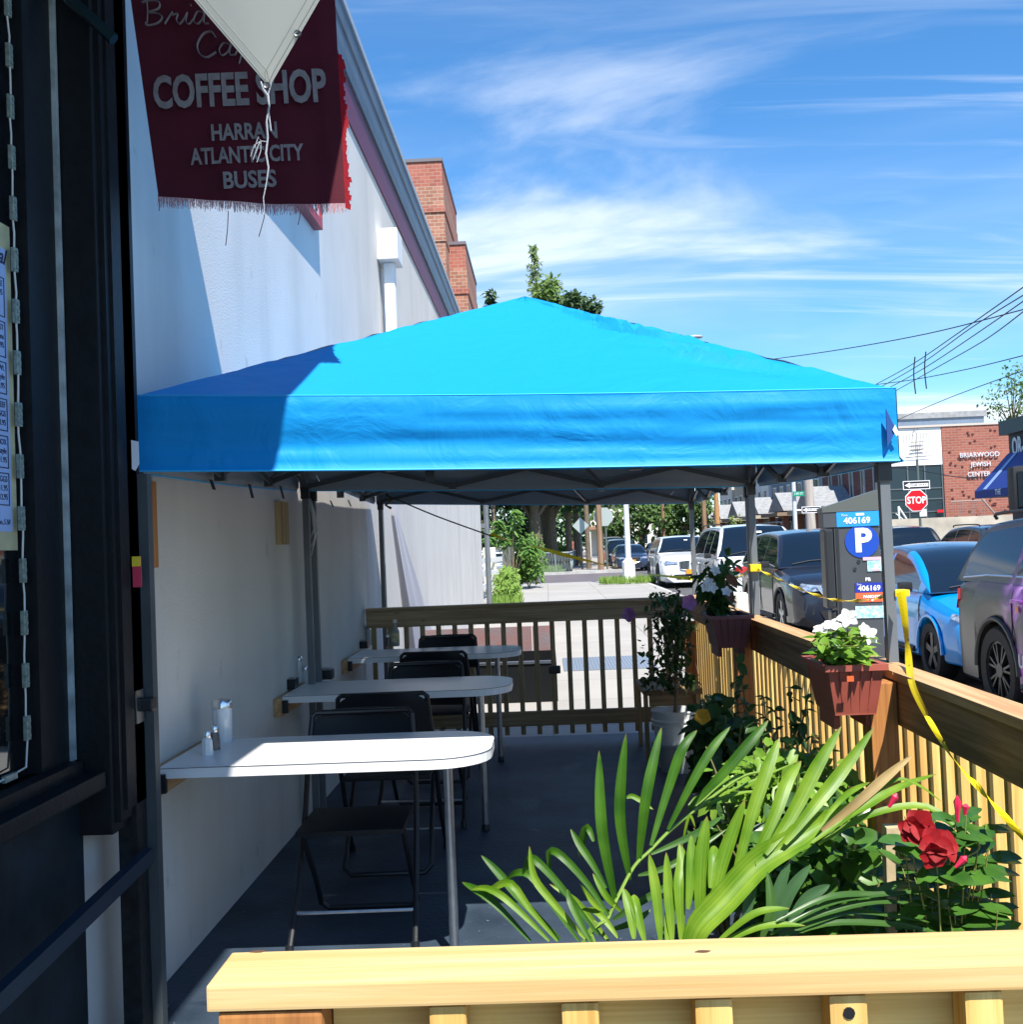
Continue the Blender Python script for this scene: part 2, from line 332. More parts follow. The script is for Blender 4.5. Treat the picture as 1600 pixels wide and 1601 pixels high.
# ================================================================== ground
m = MB(); m.quad((-400, -60, -.30), (400, -60, -.30), (400, 1200, -.30), (-400, 1200, -.30)); struct('ground', m, mat('earth', (.11, .12, .07), .95, var=.3, vscale=.5))
ASPH = mat('asphalt', (.085, .082, .085), .9, var=.18, vscale=1.5, bump=.4, bscale=60)
m = MB(); m.quad((3.55, -30, -.15), (11.9, -30, -.15), (11.9, 42, -.15), (3.55, 42, -.15)); struct('road', m, ASPH)
m = MB(); m.quad((-60, 42, -.15), (120, 42, -.15), (120, 57.5, -.146), (-60, 57.5, -.146)); struct('cross_road', m, mat('asphalt_purple', (.12, .105, .115), .9, var=.15, vscale=1.2))
m = MB(); m.quad((4.05, 57.5, -.15), (12.2, 57.5, -.15), (26, 400, -.15), (14.5, 400, -.15)); struct('road_far', m, ASPH)
CONC = slab_mat('sidewalk_slabs', (.36, .345, .32), (.24, .225, .20), 1.52, 1.52, .012)
m = MB(); m.box(-1.41, 3.4, -6, 41.6, -.4, -.006); struct('sidewalk', m, CONC)
KERB = mat('kerb_stone', (.40, .39, .37), .85, var=.2, vscale=3)
m = MB(); m.box(3.4, 3.55, -6, 41.85, -.4, -.002); m.box(-60, 3.4, 41.6, 41.85, -.4, -.002); struct('kerb', m, KERB)
m = MB(); m.prism([(1.3, 57.65, 0), (3.9, 57.65, 0), (14.2, 400, 0), (10.5, 400, 0)], (0, 0, -.3)); struct('sidewalk_far', m, CONC)
m = MB(); m.box(-60, 4.05, 57.45, 57.65, -.4, .004); m.prism([(3.9, 57.65, .003), (4.05, 57.65, .003), (14.5, 400, .003), (14.2, 400, .003)], (0, 0, -.3)); struct('kerb_far', m, KERB)
m = MB(); m.box(11.9, 12.1, -6, 41.8, -.4, -.002); m.box(12.1, 16, -6, 41.8, -.4, -.006)
m.box(12.4, 60, 57.5, 60, -.4, -.01); struct('sidewalk_opposite', m, CONC)
LOT = mat('lot_concrete', (.33, .32, .29), .9, var=.2, vscale=1)
m = MB(); m.box(-40, -1.41, 24.3, 41.6, -.4, -.008); struct('car_park', m, LOT)
# painted patio floor
FLOORP = mat('navy_floor_paint', (.020, .038, .066), .6, var=.35, vscale=2.6, bump=.3, bscale=35, col2=(.048, .075, .11), detail=10)
overlay(FLOORP, 42, (1, 1, 1), .70, .74, (.16, .19, .22), .8, 3); overlay(FLOORP, 3.0, (1, .35, 1), .62, .68, (.10, .13, .16), .5, 8)
m = MB(); m.box(-1.41, 1.16, -2, 8.67, -.05, 0.0); struct('patio_floor', m, FLOORP)

# ================================================================== long stucco building on the left
bd = thing('stucco_building', 'long pale grey stucco building with maroon trim running down the left of the patio', 'building', (-1.41, 3.5, 0))
m = MB(); m.box(-9, -1.41, 3.22, 24.1, -.3, 4.84); m.build('wall', STUC, bd)
m = MB(); m.box(-9, -1.395, 3.22, 24.14, 4.84, 5.16); m.build('maroon_trim', mat('maroon_trim', (.12, .012, .04), .5, var=.15), bd)
GUT = mat('gutter_grey', (.075, .10, .13), .45, var=.2, vscale=3)
m = MB(); m.prism([(-1.40, 2.6, 5.162), (-1.375, 2.6, 5.162), (-1.365, 2.6, 5.25), (-1.372, 2.6, 5.26), (-1.372, 2.6, 5.42), (-1.36, 2.6, 5.43), (-1.36, 2.6, 5.60), (-1.40, 2.6, 5.60)], (0, 21.6, 0)); g = m.build('gutter', GUT, bd)
m = MB(); m.box(-9, -1.345, 2.6, 24.25, 5.602, 5.66); m.build('coping', mat('coping_white', (.35, .4, .44), .4), bd)
m = MB(); m.box(-9, -1.402, 3.22, 24.2, 5.162, 5.598); m.build('parapet', GUT, bd)
# the vent pipe
vp_ = thing('vent_pipe', 'white square-headed rain leader pipe fixed to the sunlit stucco wall', 'pipe', (-1.41, 9.9, 1.9))
m = MB(); m.box(-1.408, -1.22, 9.76, 10.12, 4.1, 4.38, bev=.012); m.build('leader_head', WHITEP, vp_)
m = MB(); m.box(-1.37, -1.27, 9.88, 10.0, 2.9, 4.1, bev=.02); m.build('pipe', WHITEP, vp_)
m = MB(); m.box(-1.408, -1.36, 9.82, 10.1, 3.0, 3.05); m.build('bracket', STEEL, vp_)
# red framed sign box
sg = thing('sign_box', 'white wall sign in a red frame high on the stucco wall behind the banner', 'sign', (-1.41, 5.9, 3.57))
RED = mat('sign_red', (.42, .03, .03), .45, var=.1)
m = MB(); 
for a in ((4.6, 7.0, 3.57, 3.63), (4.6, 7.0, 4.5, 4.56), (4.6, 4.66, 3.63, 4.5), (6.94, 7.0, 3.63, 4.5)): m.box(-1.41, -1.352, *a)
m.build('frame', RED, sg)
m = MB(); m.box(-1.40, -1.362, 4.66, 6.94, 3.63, 4.5); m.build('panel', mat('sign_white', (.7, .7, .72), .4), sg)
# wood strips, nailers and cloth strips on the wall
def wallbit(name, y0, y1, z0, z1, t, m_, label, cat, group=None, x=-1.41):
    m = MB(); m.box(x, x+t, y0, y1, z0, z1, bev=.003); return solo(name, m, m_, label, cat, group, loc=(x, y0, z0))
a = at(488, 785, 5.95); b = at(486, 850, 5.95)
wallbit('wood_block', 5.72, 5.86, b.z, a.z, .04, GREYWZ, 'short upright pine board screwed to the wall beside the middle canopy leg', 'board')
wallbit('wood_strip', 3.86, 3.94, 1.47, 1.78, .012, POSTW, 'orange wood strip on the wall just behind the entrance post', 'board')
# cloth hanging on the far, sunlit stretch of wall
m = MB(); rows = []
for i in range(25):
    t = i/24; row = []
    for k in range(9):
        u = k/8; y0 = 10.0+1.1*t; y1 = 10.25+3.2*t**1.2; y = y0+(y1-y0)*u
        row.append((-1.385+.035*sin(u*13+t*3)*t+.05*t, y, 1.93-1.75*t))
    rows.append(row)
m.grid(rows); solo('hanging_cloth', m, mat('white_cloth', (.66, .66, .72), .8, trans=.3), 'white cloth hanging in a narrow triangle against the sunlit wall past the canopies', 'cloth', smooth=180, loc=(-1.39, 10.2, .2))
m = MB(); m.tube([(-1.36, 9.2, 0), (-1.36, 9.2, 1.9)], .012, 6); solo('conduit', m, GREYMET, 'thin grey conduit running up the bright wall behind the back fence', 'conduit', loc=(-1.36, 9.2, 0))
m = MB(); m.tube([(-1.30, 24.35, -.2), (-1.30, 24.35, 4.8)], .06, 8); m.box(-1.42, -1.3, 24.3, 24.4, 1.9, 2.0); solo('downpipe', m, GREYMET, 'grey downpipe at the far end corner of the stucco building', 'pipe', loc=(-1.3, 24.35, 0))

# ================================================================== dark shopfront at the left edge
sf = thing('cafe_shopfront', 'dark painted cafe shopfront with a window at the left edge', 'shopfront', (-1.41, 1.5, 0))
m = MB(); m.box(-1.8, -1.40, -3, 3.24, 0, .84); m.build('stall_riser', mat('riser_paint', (.007, .016, .024), .6, spec=.3, var=.5, vscale=6, bump=.2, bscale=12), sf)
m = MB(); m.box(-1.78, -1.31, -3, 3.2, .84, .89, bev=.006); m.box(-1.42, -1.37, -3, 3.18, .89, .925); m.build('sill', BLACKP, sf)
m = MB(); m.box(-1.47, -1.41, 3.01, 3.2, .925, 3.75); m.box(-1.47, -1.41, -3, 3.01, 3.2, 3.75); m.box(-1.47, -1.41, 2.98-2.2, 3.0-2.2, .925, 3.2); m.build('window_frame', BLACKP, sf)
m = MB(); m.box(-1.455, -1.45, -3, 3.01, .925, 3.2); m.build('window_pane', mat('dark_glass', (.006, .008, .01), .04, spec=.6), sf)
m = MB(); m.box(-1.41, -1.397, 3.186, 3.204, .925, 3.75); m.build('weatherstrip', mat('grey_strip', (.30, .36, .38), .6, var=.4, vscale=14), sf)
m = MB(); m.box(-1.41, -1.30, 3.215, 3.50, .70, 3.75, bev=.004); m.box(-1.32, -1.285, 3.24, 3.47, .73, 3.74); m.box(-1.285, -1.275, 3.27, 3.44, .76, 3.7); m.build('pilaster', BLACKP, sf)
m = MB(); m.box(-9, -1.41, -3, 3.21, 3.78, 5.6); m.box(-9, -1.8, 2.9, 3.2, 0, 3.78); m.box(-9, -1.8, -3, -2.9, 0, 3.3); m.box(-9, -3.2, -2.9, 2.9, 0, 3.78); m.build('fascia', BLACKP, sf)
# flat canopy of the shop (out of view, shades the door)
m = MB(); m.box(-1.41, -.43, -3.0, 3.85, 3.86, 3.95); m.build('overhang', BLACKP, sf)
m = MB(); m.box(-1.38, -.6, 3.02, 3.06, 3.2, 3.24)
p0 = at(110, 0, 3.15); p1 = at(178, 62, 3.15)
m.tube([p0+V((-.1, -.05, .15)), p0, p1], .018, 6); m.build('awning_arm', mat('arm_teal', (.02, .045, .055), .35, metal=.5), sf)
# menu poster behind the glass
mp_ = thing('menu_poster', 'cream bordered blue menu poster standing inside the dark window', 'poster', (-1.445, 2.6, 1.54))
m = MB(); m.box(-1.449, -1.444, 2.27, 2.975, 1.54, 2.43); m.build('sheet', mat('poster_cream', (.45, .42, .24), .7, var=.2, vscale=12), mp_)
m = MB(); m.box(-1.444, -1.442, 2.31, 2.945, 1.59, 2.36); m.build('printed_panel', mat('poster_blue', (.30, .42, .68), .7, var=.1), mp_)
INK = mat('ink', (.01, .015, .05), .6)
m = MB(); z = 1.66
for i, h in enumerate((.10, .10, .10, .10, .11, .12)):
    for q in ((2.37, 2.93, z, z+.0025), (2.37, 2.93, z+h-.015, z+h-.0125), (2.928, 2.931, z, z+h-.0125)): m.box(-1.4415, -1.4405, *q)
    z += h
m.build('box_rules', INK, mp_)
z = 1.66
for i, (h, ls) in enumerate(((.10, ('EGGS', 'muffin...11.95', 'toast..12.95')), (.10, ('BOX', 'any style', '11.95')), (.10, ('BEEF', 'EGGS', '13.95')), (.10, ('BOWL', 'any style', '10.95')), (.11, ('BREAKFAST', 'beans', '11.95')), (.12, ('WAFFLE', '..95')))):
    for j, s in enumerate(ls): text(s, 'menu_text', INK, mp_, (-1.441, 2.922, z+h-.03-j*.024), (0, 1, 0), (0, 0, 1), .022, .0003, 'RIGHT')
    z += h
text('Special', 'menu_title', INK, mp_, (-1.441, 2.94, 2.335), (0, 1, 0), (0, 0, 1), .06, .0003, 'RIGHT', shear=.4, bold=.001)
text('Egg Mon..5.50', 'menu_note', INK, mp_, (-1.441, 2.93, 1.615), (0, 1, 0), (0, 0, 1), .02, .0003, 'RIGHT', shear=.2)
# LED strip
ld = thing('led_string', 'string of clear LED modules on a white wire down the window edge', 'light string', (-1.43, 2.97, .94))
pts = []; mods = []
z = 3.4; i = 0
while z > .98:
    pts.append((-1.425+R(-.003, .003), 2.962+R(-.003, .003), z)); z -= .055
pts += [(-1.425, 2.95, .955), (-1.425, 2.88, .95), (-1.425, 2.76, .945), (-1.425, 2.5, .945)]
m = MB(); m.tube(pts, .0028, 5); m.build('wire', mat('white_wire', (.6, .62, .58), .5), ld)
LEDM = mat('led_body', (.20, .25, .22), .3, var=.4, vscale=90)
z = 3.33
while z > 1.0:
    m = MB(); m.box(-1.432, -1.42, 2.953, 2.974, z-.033, z+.033, bev=.002)
    for q in (-.02, 0, .02): m.box(-1.42, -1.417, 2.959, 2.968, z+q-.005, z+q+.005)
    m.build('led_module', LEDM, ld); z -= .142
for y in (2.86, 2.74, 2.62):
    m = MB(); m.box(-1.432, -1.42, y-.033, y+.033, .937, .955, bev=.002); m.build('led_module', LEDM, ld)
m = MB(); m.quad((-1.75, 1.8, .93), (-1.46, 1.8, .93), (-1.46, 3.0, .93), (-1.75, 3.0, .93)); solo('newspaper', m, mat('newsprint', (.42, .42, .40), .8, col2=(.08, .08, .09), vscale=40), 'crumpled printed paper lying on the window shelf', 'paper')
# entrance post with latch
pt = thing('gate_post', 'black steel gate post with stickers and a latch beside the window', 'post', (-1.29, 3.42, 0))
m = MB(); m.box(-1.335, -1.275, 3.34, 3.42, -.05, 3.8, bev=.003); m.build('post', mat('post_black', (.010, .012, .015), .5, spec=.3, var=.5, vscale=30, bump=.3, bscale=30), pt)
m = MB(); m.box(-1.30, -1.245, 3.423, 3.465, -.05, 1.77); m.build('door_frame', mat('frame_slate', (.05, .062, .068), .5, var=.2), pt)
m = MB(); m.box(-1.275, -1.27, 3.35, 3.41, 1.0, 1.10); m.build('latch_plate', STEEL, pt)
m = MB(); m.box(-1.27, -1.225, 3.36, 3.40, 1.035, 1.075, bev=.006); m.build('latch', BLKMET, pt)
a = at(213, 870, 3.335); b = at(213, 918, 3.335)
m = MB(); m.box(a.x-.012, a.x+.014, 3.333, 3.339, b.z, a.z); st = m.build('sticker', mat('sticker_red', (.55, .03, .08), .5), pt); st['label'] = 'red and yellow price sticker'
m = MB(); m.box(a.x-.012, a.x+.014, 3.330, 3.333, a.z-.03, a.z); m.build('sticker_top', mat('sticker_yellow', (.75, .55, .03), .5), pt)
TAPEW = mat('white_tape', (.7, .74, .8), .6, var=.1)
a = at(210, 688, 3.335); b = at(210, 736, 3.335)
m = MB(); m.prism([(a.x-.01, 3.335, a.z), (a.x+.012, 3.335, a.z-.005), (a.x+.012, 3.335, b.z+.02), (a.x, 3.335, b.z), (a.x-.01, 3.335, b.z+.005)], (0, .003, 0)); m.build('white_tape', TAPEW, pt)
# low bar of the gate
m = MB(); a = V((-1.25, 3.36, .60)); b = V((-1.25, 1.2, .47)); m.sq(a, b, .03, .045)
solo('gate_bar', m, mat('bar_navy', (.015, .03, .05), .4), 'dark flat steel bar sloping from the gate post towards the camera', 'bar', loc=a)

# ================================================================== flag banner and tarp corner
bn = thing('banner_flag', 'maroon coffee shop flag banner with fringed lower edge hanging above the patio', 'banner', (-.95, 3.7, 2.7))
BT = [at(196, -60, 3.7), at(520, -60, 3.7)]; BB = [at(246, 306, 3.7), at(540, 318, 3.7)]
def bpt(u, t, off=0):
    p = BT[0].lerp(BT[1], u).lerp(BB[0].lerp(BB[1], u), t)
    p.y += .007*sin(u*9+t*1.5)*(.3+.7*t)+.004*sin(u*21+2)*t + .05*max(0, u-.92)*10*.25 + off
    p.z += -.012*sin(u*pi)*t
    return p
NU, NV = 60, 40
m = MB(); m.grid([[bpt(k/NU, i/NV) for k in range(NU+1)] for i in range(NV+1)])
m.build('cloth', mat('maroon_cloth', (.075, .002, .013), .85, var=.2, vscale=5, bump=.3, bscale=400, trans=.12), bn, smooth=180)
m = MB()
for k in range(34):                       # frayed right hem, sunlight put into its brighter red
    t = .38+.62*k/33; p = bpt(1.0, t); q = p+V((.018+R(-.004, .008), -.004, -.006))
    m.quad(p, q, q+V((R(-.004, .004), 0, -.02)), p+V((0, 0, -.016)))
m.build('side_hem', mat('sunlit_hem', (.40, .008, .02), .8, trans=.3), bn)
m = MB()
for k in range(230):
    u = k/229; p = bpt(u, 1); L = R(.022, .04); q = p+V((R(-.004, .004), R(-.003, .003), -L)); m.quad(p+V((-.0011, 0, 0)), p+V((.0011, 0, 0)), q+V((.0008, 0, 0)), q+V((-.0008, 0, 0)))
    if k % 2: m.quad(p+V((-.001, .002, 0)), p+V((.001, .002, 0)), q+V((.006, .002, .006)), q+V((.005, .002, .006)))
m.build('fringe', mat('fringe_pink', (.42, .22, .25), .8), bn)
m = MB()
for x, y, x2, y2 in ((357, 330, 353, 384), (247, 305, 249, 330), (470, 328, 466, 352), (417, 320, 405, 370)):
    m.tube([at(x, y, 3.71), at((x+x2)/2+1, (y+y2)/2, 3.72), at(x2, y2, 3.71)], .0016, 4)
m.build('loose_thread', mat('thread', (.25, .12, .13), .8), bn)
LETT = mat('banner_letters', (.23, .22, .24), .7, var=.2, vscale=30, bump=.2)
def btext(s, x, y, hpx, size_mul=1, xs=1, bold=.004, name='lettering'):
    org = at(x, y, 3.682); right = (at(x+50, y-2.2, 3.682)-org); text(s, name, LETT, bn, org, right, (-.035, 0, 1), hpx*3.7/FP*1.38, .001, bold=bold, xs=xs)
btext('COFFEE SHOP', 374, 142, 52, xs=.615, bold=.005)
btext('HARRAN', 382, 207, 26, xs=.74, bold=.002); btext('ATLANTIC CITY', 386, 243, 26, xs=.69, bold=.002); btext('BUSES', 390, 282, 27, xs=.86, bold=.002)
def stroke(m, pts, r=.0045):
    r *= 1.5; P = [at(x, y, 3.679) for x, y in pts]; S = []
    for i in range(len(P)-1):
        p0 = P[max(i-1, 0)]; p1 = P[i]; p2 = P[i+1]; p3 = P[min(i+2, len(P)-1)]
        for t in (0, .25, .5, .75): S.append(.5*((2*p1)+(p2-p0)*t+(2*p0-5*p1+4*p2-p3)*t*t+(3*p1-p0-3*p2+p3)*t**3))
    S.append(P[-1]); m.tube(S, r, 6, flat=(1, .25))
m = MB()
stroke(m, [(222, 4), (236, 1), (249, 4), (248, 14), (232, 20), (246, 21), (254, 28), (246, 37), (230, 40), (228, 36)], .005); stroke(m, [(230, 3), (231, 20), (230, 38)], .004)
stroke(m, [(258, 38), (264, 28), (270, 19), (269, 24), (278, 22), (276, 32), (281, 38), (288, 30), (293, 20)]); stroke(m, [(293, 20), (291, 34), (296, 38), (303, 30)])
stroke(m, [(298, 8), (299, 9)], .005); stroke(m, [(318, 20), (309, 19), (303, 32), (309, 38), (317, 30), (320, 20), (319, 36), (326, 37)])
stroke(m, [(337, 58), (330, 50), (318, 54), (309, 70), (312, 84), (324, 90), (338, 82)], .0055)
stroke(m, [(360, 70), (350, 68), (343, 78), (347, 87), (356, 82), (361, 70), (359, 85), (368, 86)])
stroke(m, [(368, 86), (380, 62), (386, 50), (382, 58), (378, 84), (374, 100)]); stroke(m, [(388, 78), (398, 74), (396, 67), (388, 72), (390, 85), (402, 80)])
m.build('script_lettering', LETT, bn, smooth=True)
# tarp corner
TT = at(421, 137, 2.20); TL = at(262, -48, 2.12); TR = at(520, -34, 2.12); 
m = MB(); N = 24; rows = []
for i in range(N+1):
    t = i/N; a = TT.lerp(TL, t); b = TT.lerp(TR, t); rows.append([a.lerp(b, k/N)+V((0, -.006*sin(k/N*pi)*t, -.004*sin(k/N*pi)*t)) for k in range(N+1)])
m.grid(rows)
tp = thing('tarp_corner', 'pale canvas tarp corner with grommets hanging in front of the maroon banner', 'tarp', TT)
m.build('canvas', mat('canvas', (.86, .83, .70), .9, trans=.25, spec=.1), tp, smooth=180)
m = MB()
for A_, B_ in ((TL, TT), (TR, TT)):
    for q, wq in ((.003, .0011), (.014, .0008)):
        off = (V((1, 0, 0)) if A_ is TL else V((-1, 0, 0)))*q*1.6
        m.tube([A_.lerp(B_, t/8)+off*(1 if t < 8 else .2)+V((0, -.009, 0)) for t in range(9)], wq, 4)
m.build('seam', mat('seam_grey', (.35, .36, .33), .8), tp)
for (x, y) in ((465, 53), (417, 134)):
    m = MB(); c = at(x, y, 2.155); m.lathe([(.003, -.002), (.0065, -.003), (.008, 0), (.0065, .003), (.003, .002)], c, 14, 'y'); m.build('grommet', mat('grommet', (.12, .13, .14), .4, metal=.7), tp)
ROPE = mat('rope_white', (.36, .39, .44), .8, bump=.4, bscale=500)
m = MB(); m.tube([at(x, y, 2.18) for x, y in ((408, 128), (412, 140), (419, 150), (421, 165), (417, 190), (419, 215), (416, 240), (420, 262), (417, 285), (412, 310), (414, 336))], [.0018, .0022, .003, .0022, .0018, .0018, .0022, .0018, .0014, .0012, .0008], 6)
m.tube([at(x, y, 2.185) for x, y in ((425, 128), (421, 142), (419, 152), (421, 180), (424, 205))], .0014, 5)
for e in ((392, 245), (396, 250), (400, 240), (402, 254), (398, 232)): m.tube([at(418, 222, 2.18), at(408, 221, 2.17), at(e[0]+6, e[1]-18, 2.17), at(*e, 2.17)], .001, 4)
m.build('rope', ROPE, tp, smooth=True)

# ================================================================== canopies
def canopy_mat():
    m = bpy.data.materials.new('canopy_fabric'); m.use_nodes = True; n = m.node_tree; L = n.links; b = n.nodes['Principled BSDF']
    g = n.nodes.new('ShaderNodeNewGeometry'); mx = n.nodes.new('ShaderNodeMix'); mx.data_type = 'RGBA'
    mx.inputs[6].default_value = (*BLUE, 1); mx.inputs[7].default_value = (.21, .25, .29, 1); L.new(g.outputs['Backfacing'], mx.inputs[0]); L.new(mx.outputs[2], b.inputs['Base Color'])
    b.inputs['Roughness'].default_value = .55; b.inputs['Specular IOR Level'].default_value = .25
    t = n.nodes.new('ShaderNodeTexCoord'); z = n.nodes.new('ShaderNodeTexNoise'); z.inputs['Scale'].default_value = 5; z.inputs['Detail'].default_value = 5; z.inputs['Distortion'].default_value = 1.2; L.new(t.outputs['Object'], z.inputs[0])
    bp = n.nodes.new('ShaderNodeBump'); bp.inputs['Strength'].default_value = .4; bp.inputs['Distance'].default_value = .025; L.new(z.outputs[0], bp.inputs['Height']); L.new(bp.outputs[0], b.inputs['Normal'])
    tr = n.nodes.new('ShaderNodeBsdfTranslucent'); tr.inputs[0].default_value = (.01, .14, .30, 1); ms = n.nodes.new('ShaderNodeMixShader'); ms.inputs[0].default_value = .05
    L.new(b.outputs[0], ms.inputs[1]); L.new(tr.outputs[0], ms.inputs[2]); L.new(ms.outputs[0], n.nodes['Material Output'].inputs[0]); return m
FAB = canopy_mat(); HEM = mat('canopy_hem', (.02, .42, .85), .5)
def canopy(name, label, TLf, TRf, TRb, TLb, peak, drops, seed, legz):
    cn = thing(name, label, 'canopy', ((TLf.x+TRf.x)/2, (TLf.y+TLb.y)/2, 0), 0, 'blue pop-up canopies over the patio')
    cor = [TLf, TRf, TRb, TLb]; outs = [V((0, -1, 0)), V((1, 0, 0)), V((0, 1, 0)), V((-1, 0, 0))]
    m = MB(); N = 46
    for s_ in range(4):
        a, b = cor[s_], cor[(s_+1) % 4]; rows = []
        for i in range(N+1):
            t = i/N; row = []
            for k in range(N+1):
                u = k/N; p = a.lerp(b, u).lerp(peak, t)
                edge = min(u, 1-u)*2; h = sin(pi*t)*sin(pi*u)
                p.z += -.018*h + .055*t*t*(1-t)*0 - .01*sin(pi*u)*(1-t)
                # wrinkles pulling along the hips
                wr = math.exp(-((edge-.05)/.16)**2)*sin(pi*min(1, t*1.05))
                q_ = noise.noise(V((t*20+u*26, seed+s_*7, t*3))); p.z += (.011*wr+.055*math.exp(-((u-.90)/.07)**2)*sin(pi*min(1, t*1.02))**.5*(s_ == 0))*q_+.010*math.exp(-((t-.97)/.05)**2)*noise.noise(V((u*20, seed, 0)))
                row.append(p)
            rows.append(row)
        m.grid(rows)
    bmesh.ops.remove_doubles(m.bm, verts=m.bm.verts, dist=.002)
    m.build('roof_fabric', FAB, cn, smooth=35)
    for s_ in range(4):
        a, b = cor[s_], cor[(s_+1) % 4]; o = outs[s_]; m = MB(); NX, NZ = 90, 16; rows = []
        d0, d1 = drops[s_], drops[(s_+1) % 4]
        for i in range(NZ+1):
            t = i/NZ; row = []
            for k in range(NX+1):
                u = k/NX; p = a.lerp(b, u); p.z -= (d0+(d1-d0)*u)*t + .008*sin(pi*u)*t; p.z -= .01*sin(pi*u)*(1-t)
                e = sin(pi*min(1, max(0, u)))**.3
                f = .5+.5*abs(2*u-1)
                w_ = .009*sin(t*pi*2.2+.5+1.6*noise.noise(V((u*2.2, seed, 1))))+.013*noise.noise(V((u*1.8, t*5.0, seed+s_)))+.008*noise.noise(V((u*9, t*14, seed+3+s_)))*f
                p += o*(w_*e*sin(pi*min(1, t*1.15+.02))**.5 + .012*(t > .97) + .004)
                row.append(p)
            rows.append(row[::-1] if False else row)
        m.grid(rows[::-1]); m.build('valance', FAB, cn, smooth=60)
        m = MB(); m.tube([rows[-1][k] for k in range(0, NX+1, 3)], .0035, 5); m.build('hem', HEM, cn)
    for s_ in range(4):                     # stitched seams along the eave and up the hip
        a, b = cor[s_], cor[(s_+1) % 4]; m = MB(); m.tube([a.lerp(b, k/20)+V((0, 0, .004-.01*sin(pi*k/20)))+outs[s_]*.004 for k in range(21)], .0028, 4); m.build('eave_seam', HEM, cn)
    # steel frame
    ins = .04; cc = [c+V((ins*(1 if c.x < 0 else -1), ins*(1 if c is TLf or c is TRf else -1), 0)) for c in cor]
    for i, c in enumerate(cc):
        c = V((c.x-(.055 if i == 0 and c.y < 4 else 0), c.y, c.z)); m = MB(); m.sq((c.x, c.y, legz[i]), (c.x, c.y, c.z-.06), .032, up=(0, 1, 0)); lg = m.build('leg', GREYMET, cn)
        m = MB(); m.box(c.x-.024, c.x+.024, c.y-.024, c.y+.024, c.z-.10, c.z-.02); m.build('corner_bracket', BLKMET, lg); m = MB(); m.box(c.x-.022, c.x+.022, c.y-.022, c.y+.022, c.z-.30, c.z-.235); m.build('slider_bracket', BLKMET, lg)
        m = MB(); m.box(c.x-.045, c.x+.045, c.y-.045, c.y+.045, legz[i], legz[i]+.006); m.build('foot_plate', GREYMET, lg)
    FR = mat('frame_dark', (.045, .055, .065), .4)
    for s_ in range(4):
        a, b = cc[s_], cc[(s_+1) % 4]; m = MB()
        for j in range(3):
            u0, u1 = j/3, (j+1)/3
            for (q0, q1, off) in ((.05, .235, .008), (.235, .05, -.008)):
                p = a.lerp(b, u0); q = a.lerp(b, u1); p = V((p.x, p.y, p.z-q0)); q = V((q.x, q.y, q.z-q1)); oo = outs[s_]*off; m.sq(p+oo, q+oo, .012, .024)
        for j in (1, 2):
            p = a.lerp(b, j/3); m.box(p.x-.02, p.x+.02, p.y-.02, p.y+.02, p.z-.255, p.z-.215); m.box(p.x-.02, p.x+.02, p.y-.02, p.y+.02, p.z-.07, p.z-.03)
        m.build('truss', FR, cn)
    m = MB(); mid = (cc[0]+cc[2])/2
    for i in range(4):
        p = cc[i].lerp(cc[(i+1) % 4], 1/3); q = cc[i].lerp(cc[(i+1) % 4], 2/3)
        m.sq(V((p.x, p.y, p.z-.235)).lerp(mid, 0), V((mid.x, mid.y, peak.z-.42)), .012, .024)
    m.tube([(peak.x, peak.y, peak.z-.45), (peak.x, peak.y, peak.z-.03)], .016, 8); m.build('centre_frame', FR, cn)
    return cn
z6 = 1
c1_ = canopy('canopy', 'nearer bright blue pop-up canopy, partly shaded at its left corner', V((-1.36, 3.63, 2.045)), V((1.16, 3.63, 1.958)), V((1.17, 6.10, 2.02)), V((-1.36, 6.10, 2.10)), V((-.05, 4.87, 2.60)), (.25, .235, .25, .25), 3.0, (-.0, -.006, -.006, 0))
c2_ = canopy('canopy', 'farther blue pop-up canopy behind the first, reaching the back fence', V((-1.34, 6.115, 2.09)), V((1.17, 6.115, 2.01)), V((1.19, 8.74, 2.02)), V((-1.34, 8.74, 2.12)), V((-.05, 7.45, 2.60)), (.13, .13, .25, .25), 8.0, (0, -.006, -.006, 0))
# loose details of the near canopy
m = MB(); a = at(1386, 640, 3.60); b = at(1402, 672, 3.60); c = at(1388, 700, 3.60); m.prism([a, b, c], (0, .006, 0)); m.build('corner_flap', mat('flap_navy', (.008, .06, .25), .6), c1_)
m = MB(); a = at(1400, 664, 3.596); m.prism([a, at(1407, 678, 3.596), at(1402, 682, 3.596), at(1396, 672, 3.596)], (0, .002, 0)); m.build('flap_tape', TAPEW, c1_)
TAPEB = mat('black_tape', (.01, .012, .015), .5)
for i, (x, y, h) in enumerate(((325, 750, 16), (386, 757, 22), (435, 760, 20), (514, 783, 10), (542, 782, 10))):
    Yt = (4.0, 4.5, 5.0, 7.1, 7.6)[i]
    a = atX(x, y, -1.36); a2 = atX(x+2, y+h, -1.36); 
    m = MB(); m.prism([(a.x+.01, a.y-.02, a.z), (a.x+.01, a.y+.02, a.z), (a2.x+.02, a2.y+.02, a2.z), (a2.x+.02, a2.y-.02, a2.z)], (.003, 0, 0)); m.build('black_tape', TAPEB, c1_ if i < 3 else c2_)
m = MB(); a = at(665, 735, 3.70); m.box(a.x, a.x+.03, 3.70, 3.705, a.z-.04, a.z+.02); m.build('black_tape', TAPEB, c1_)
PLAST = mat('plastic_film', (.6, .64, .66), .35, trans=.3)
m = MB()
p = at(486, 795, 6.02)
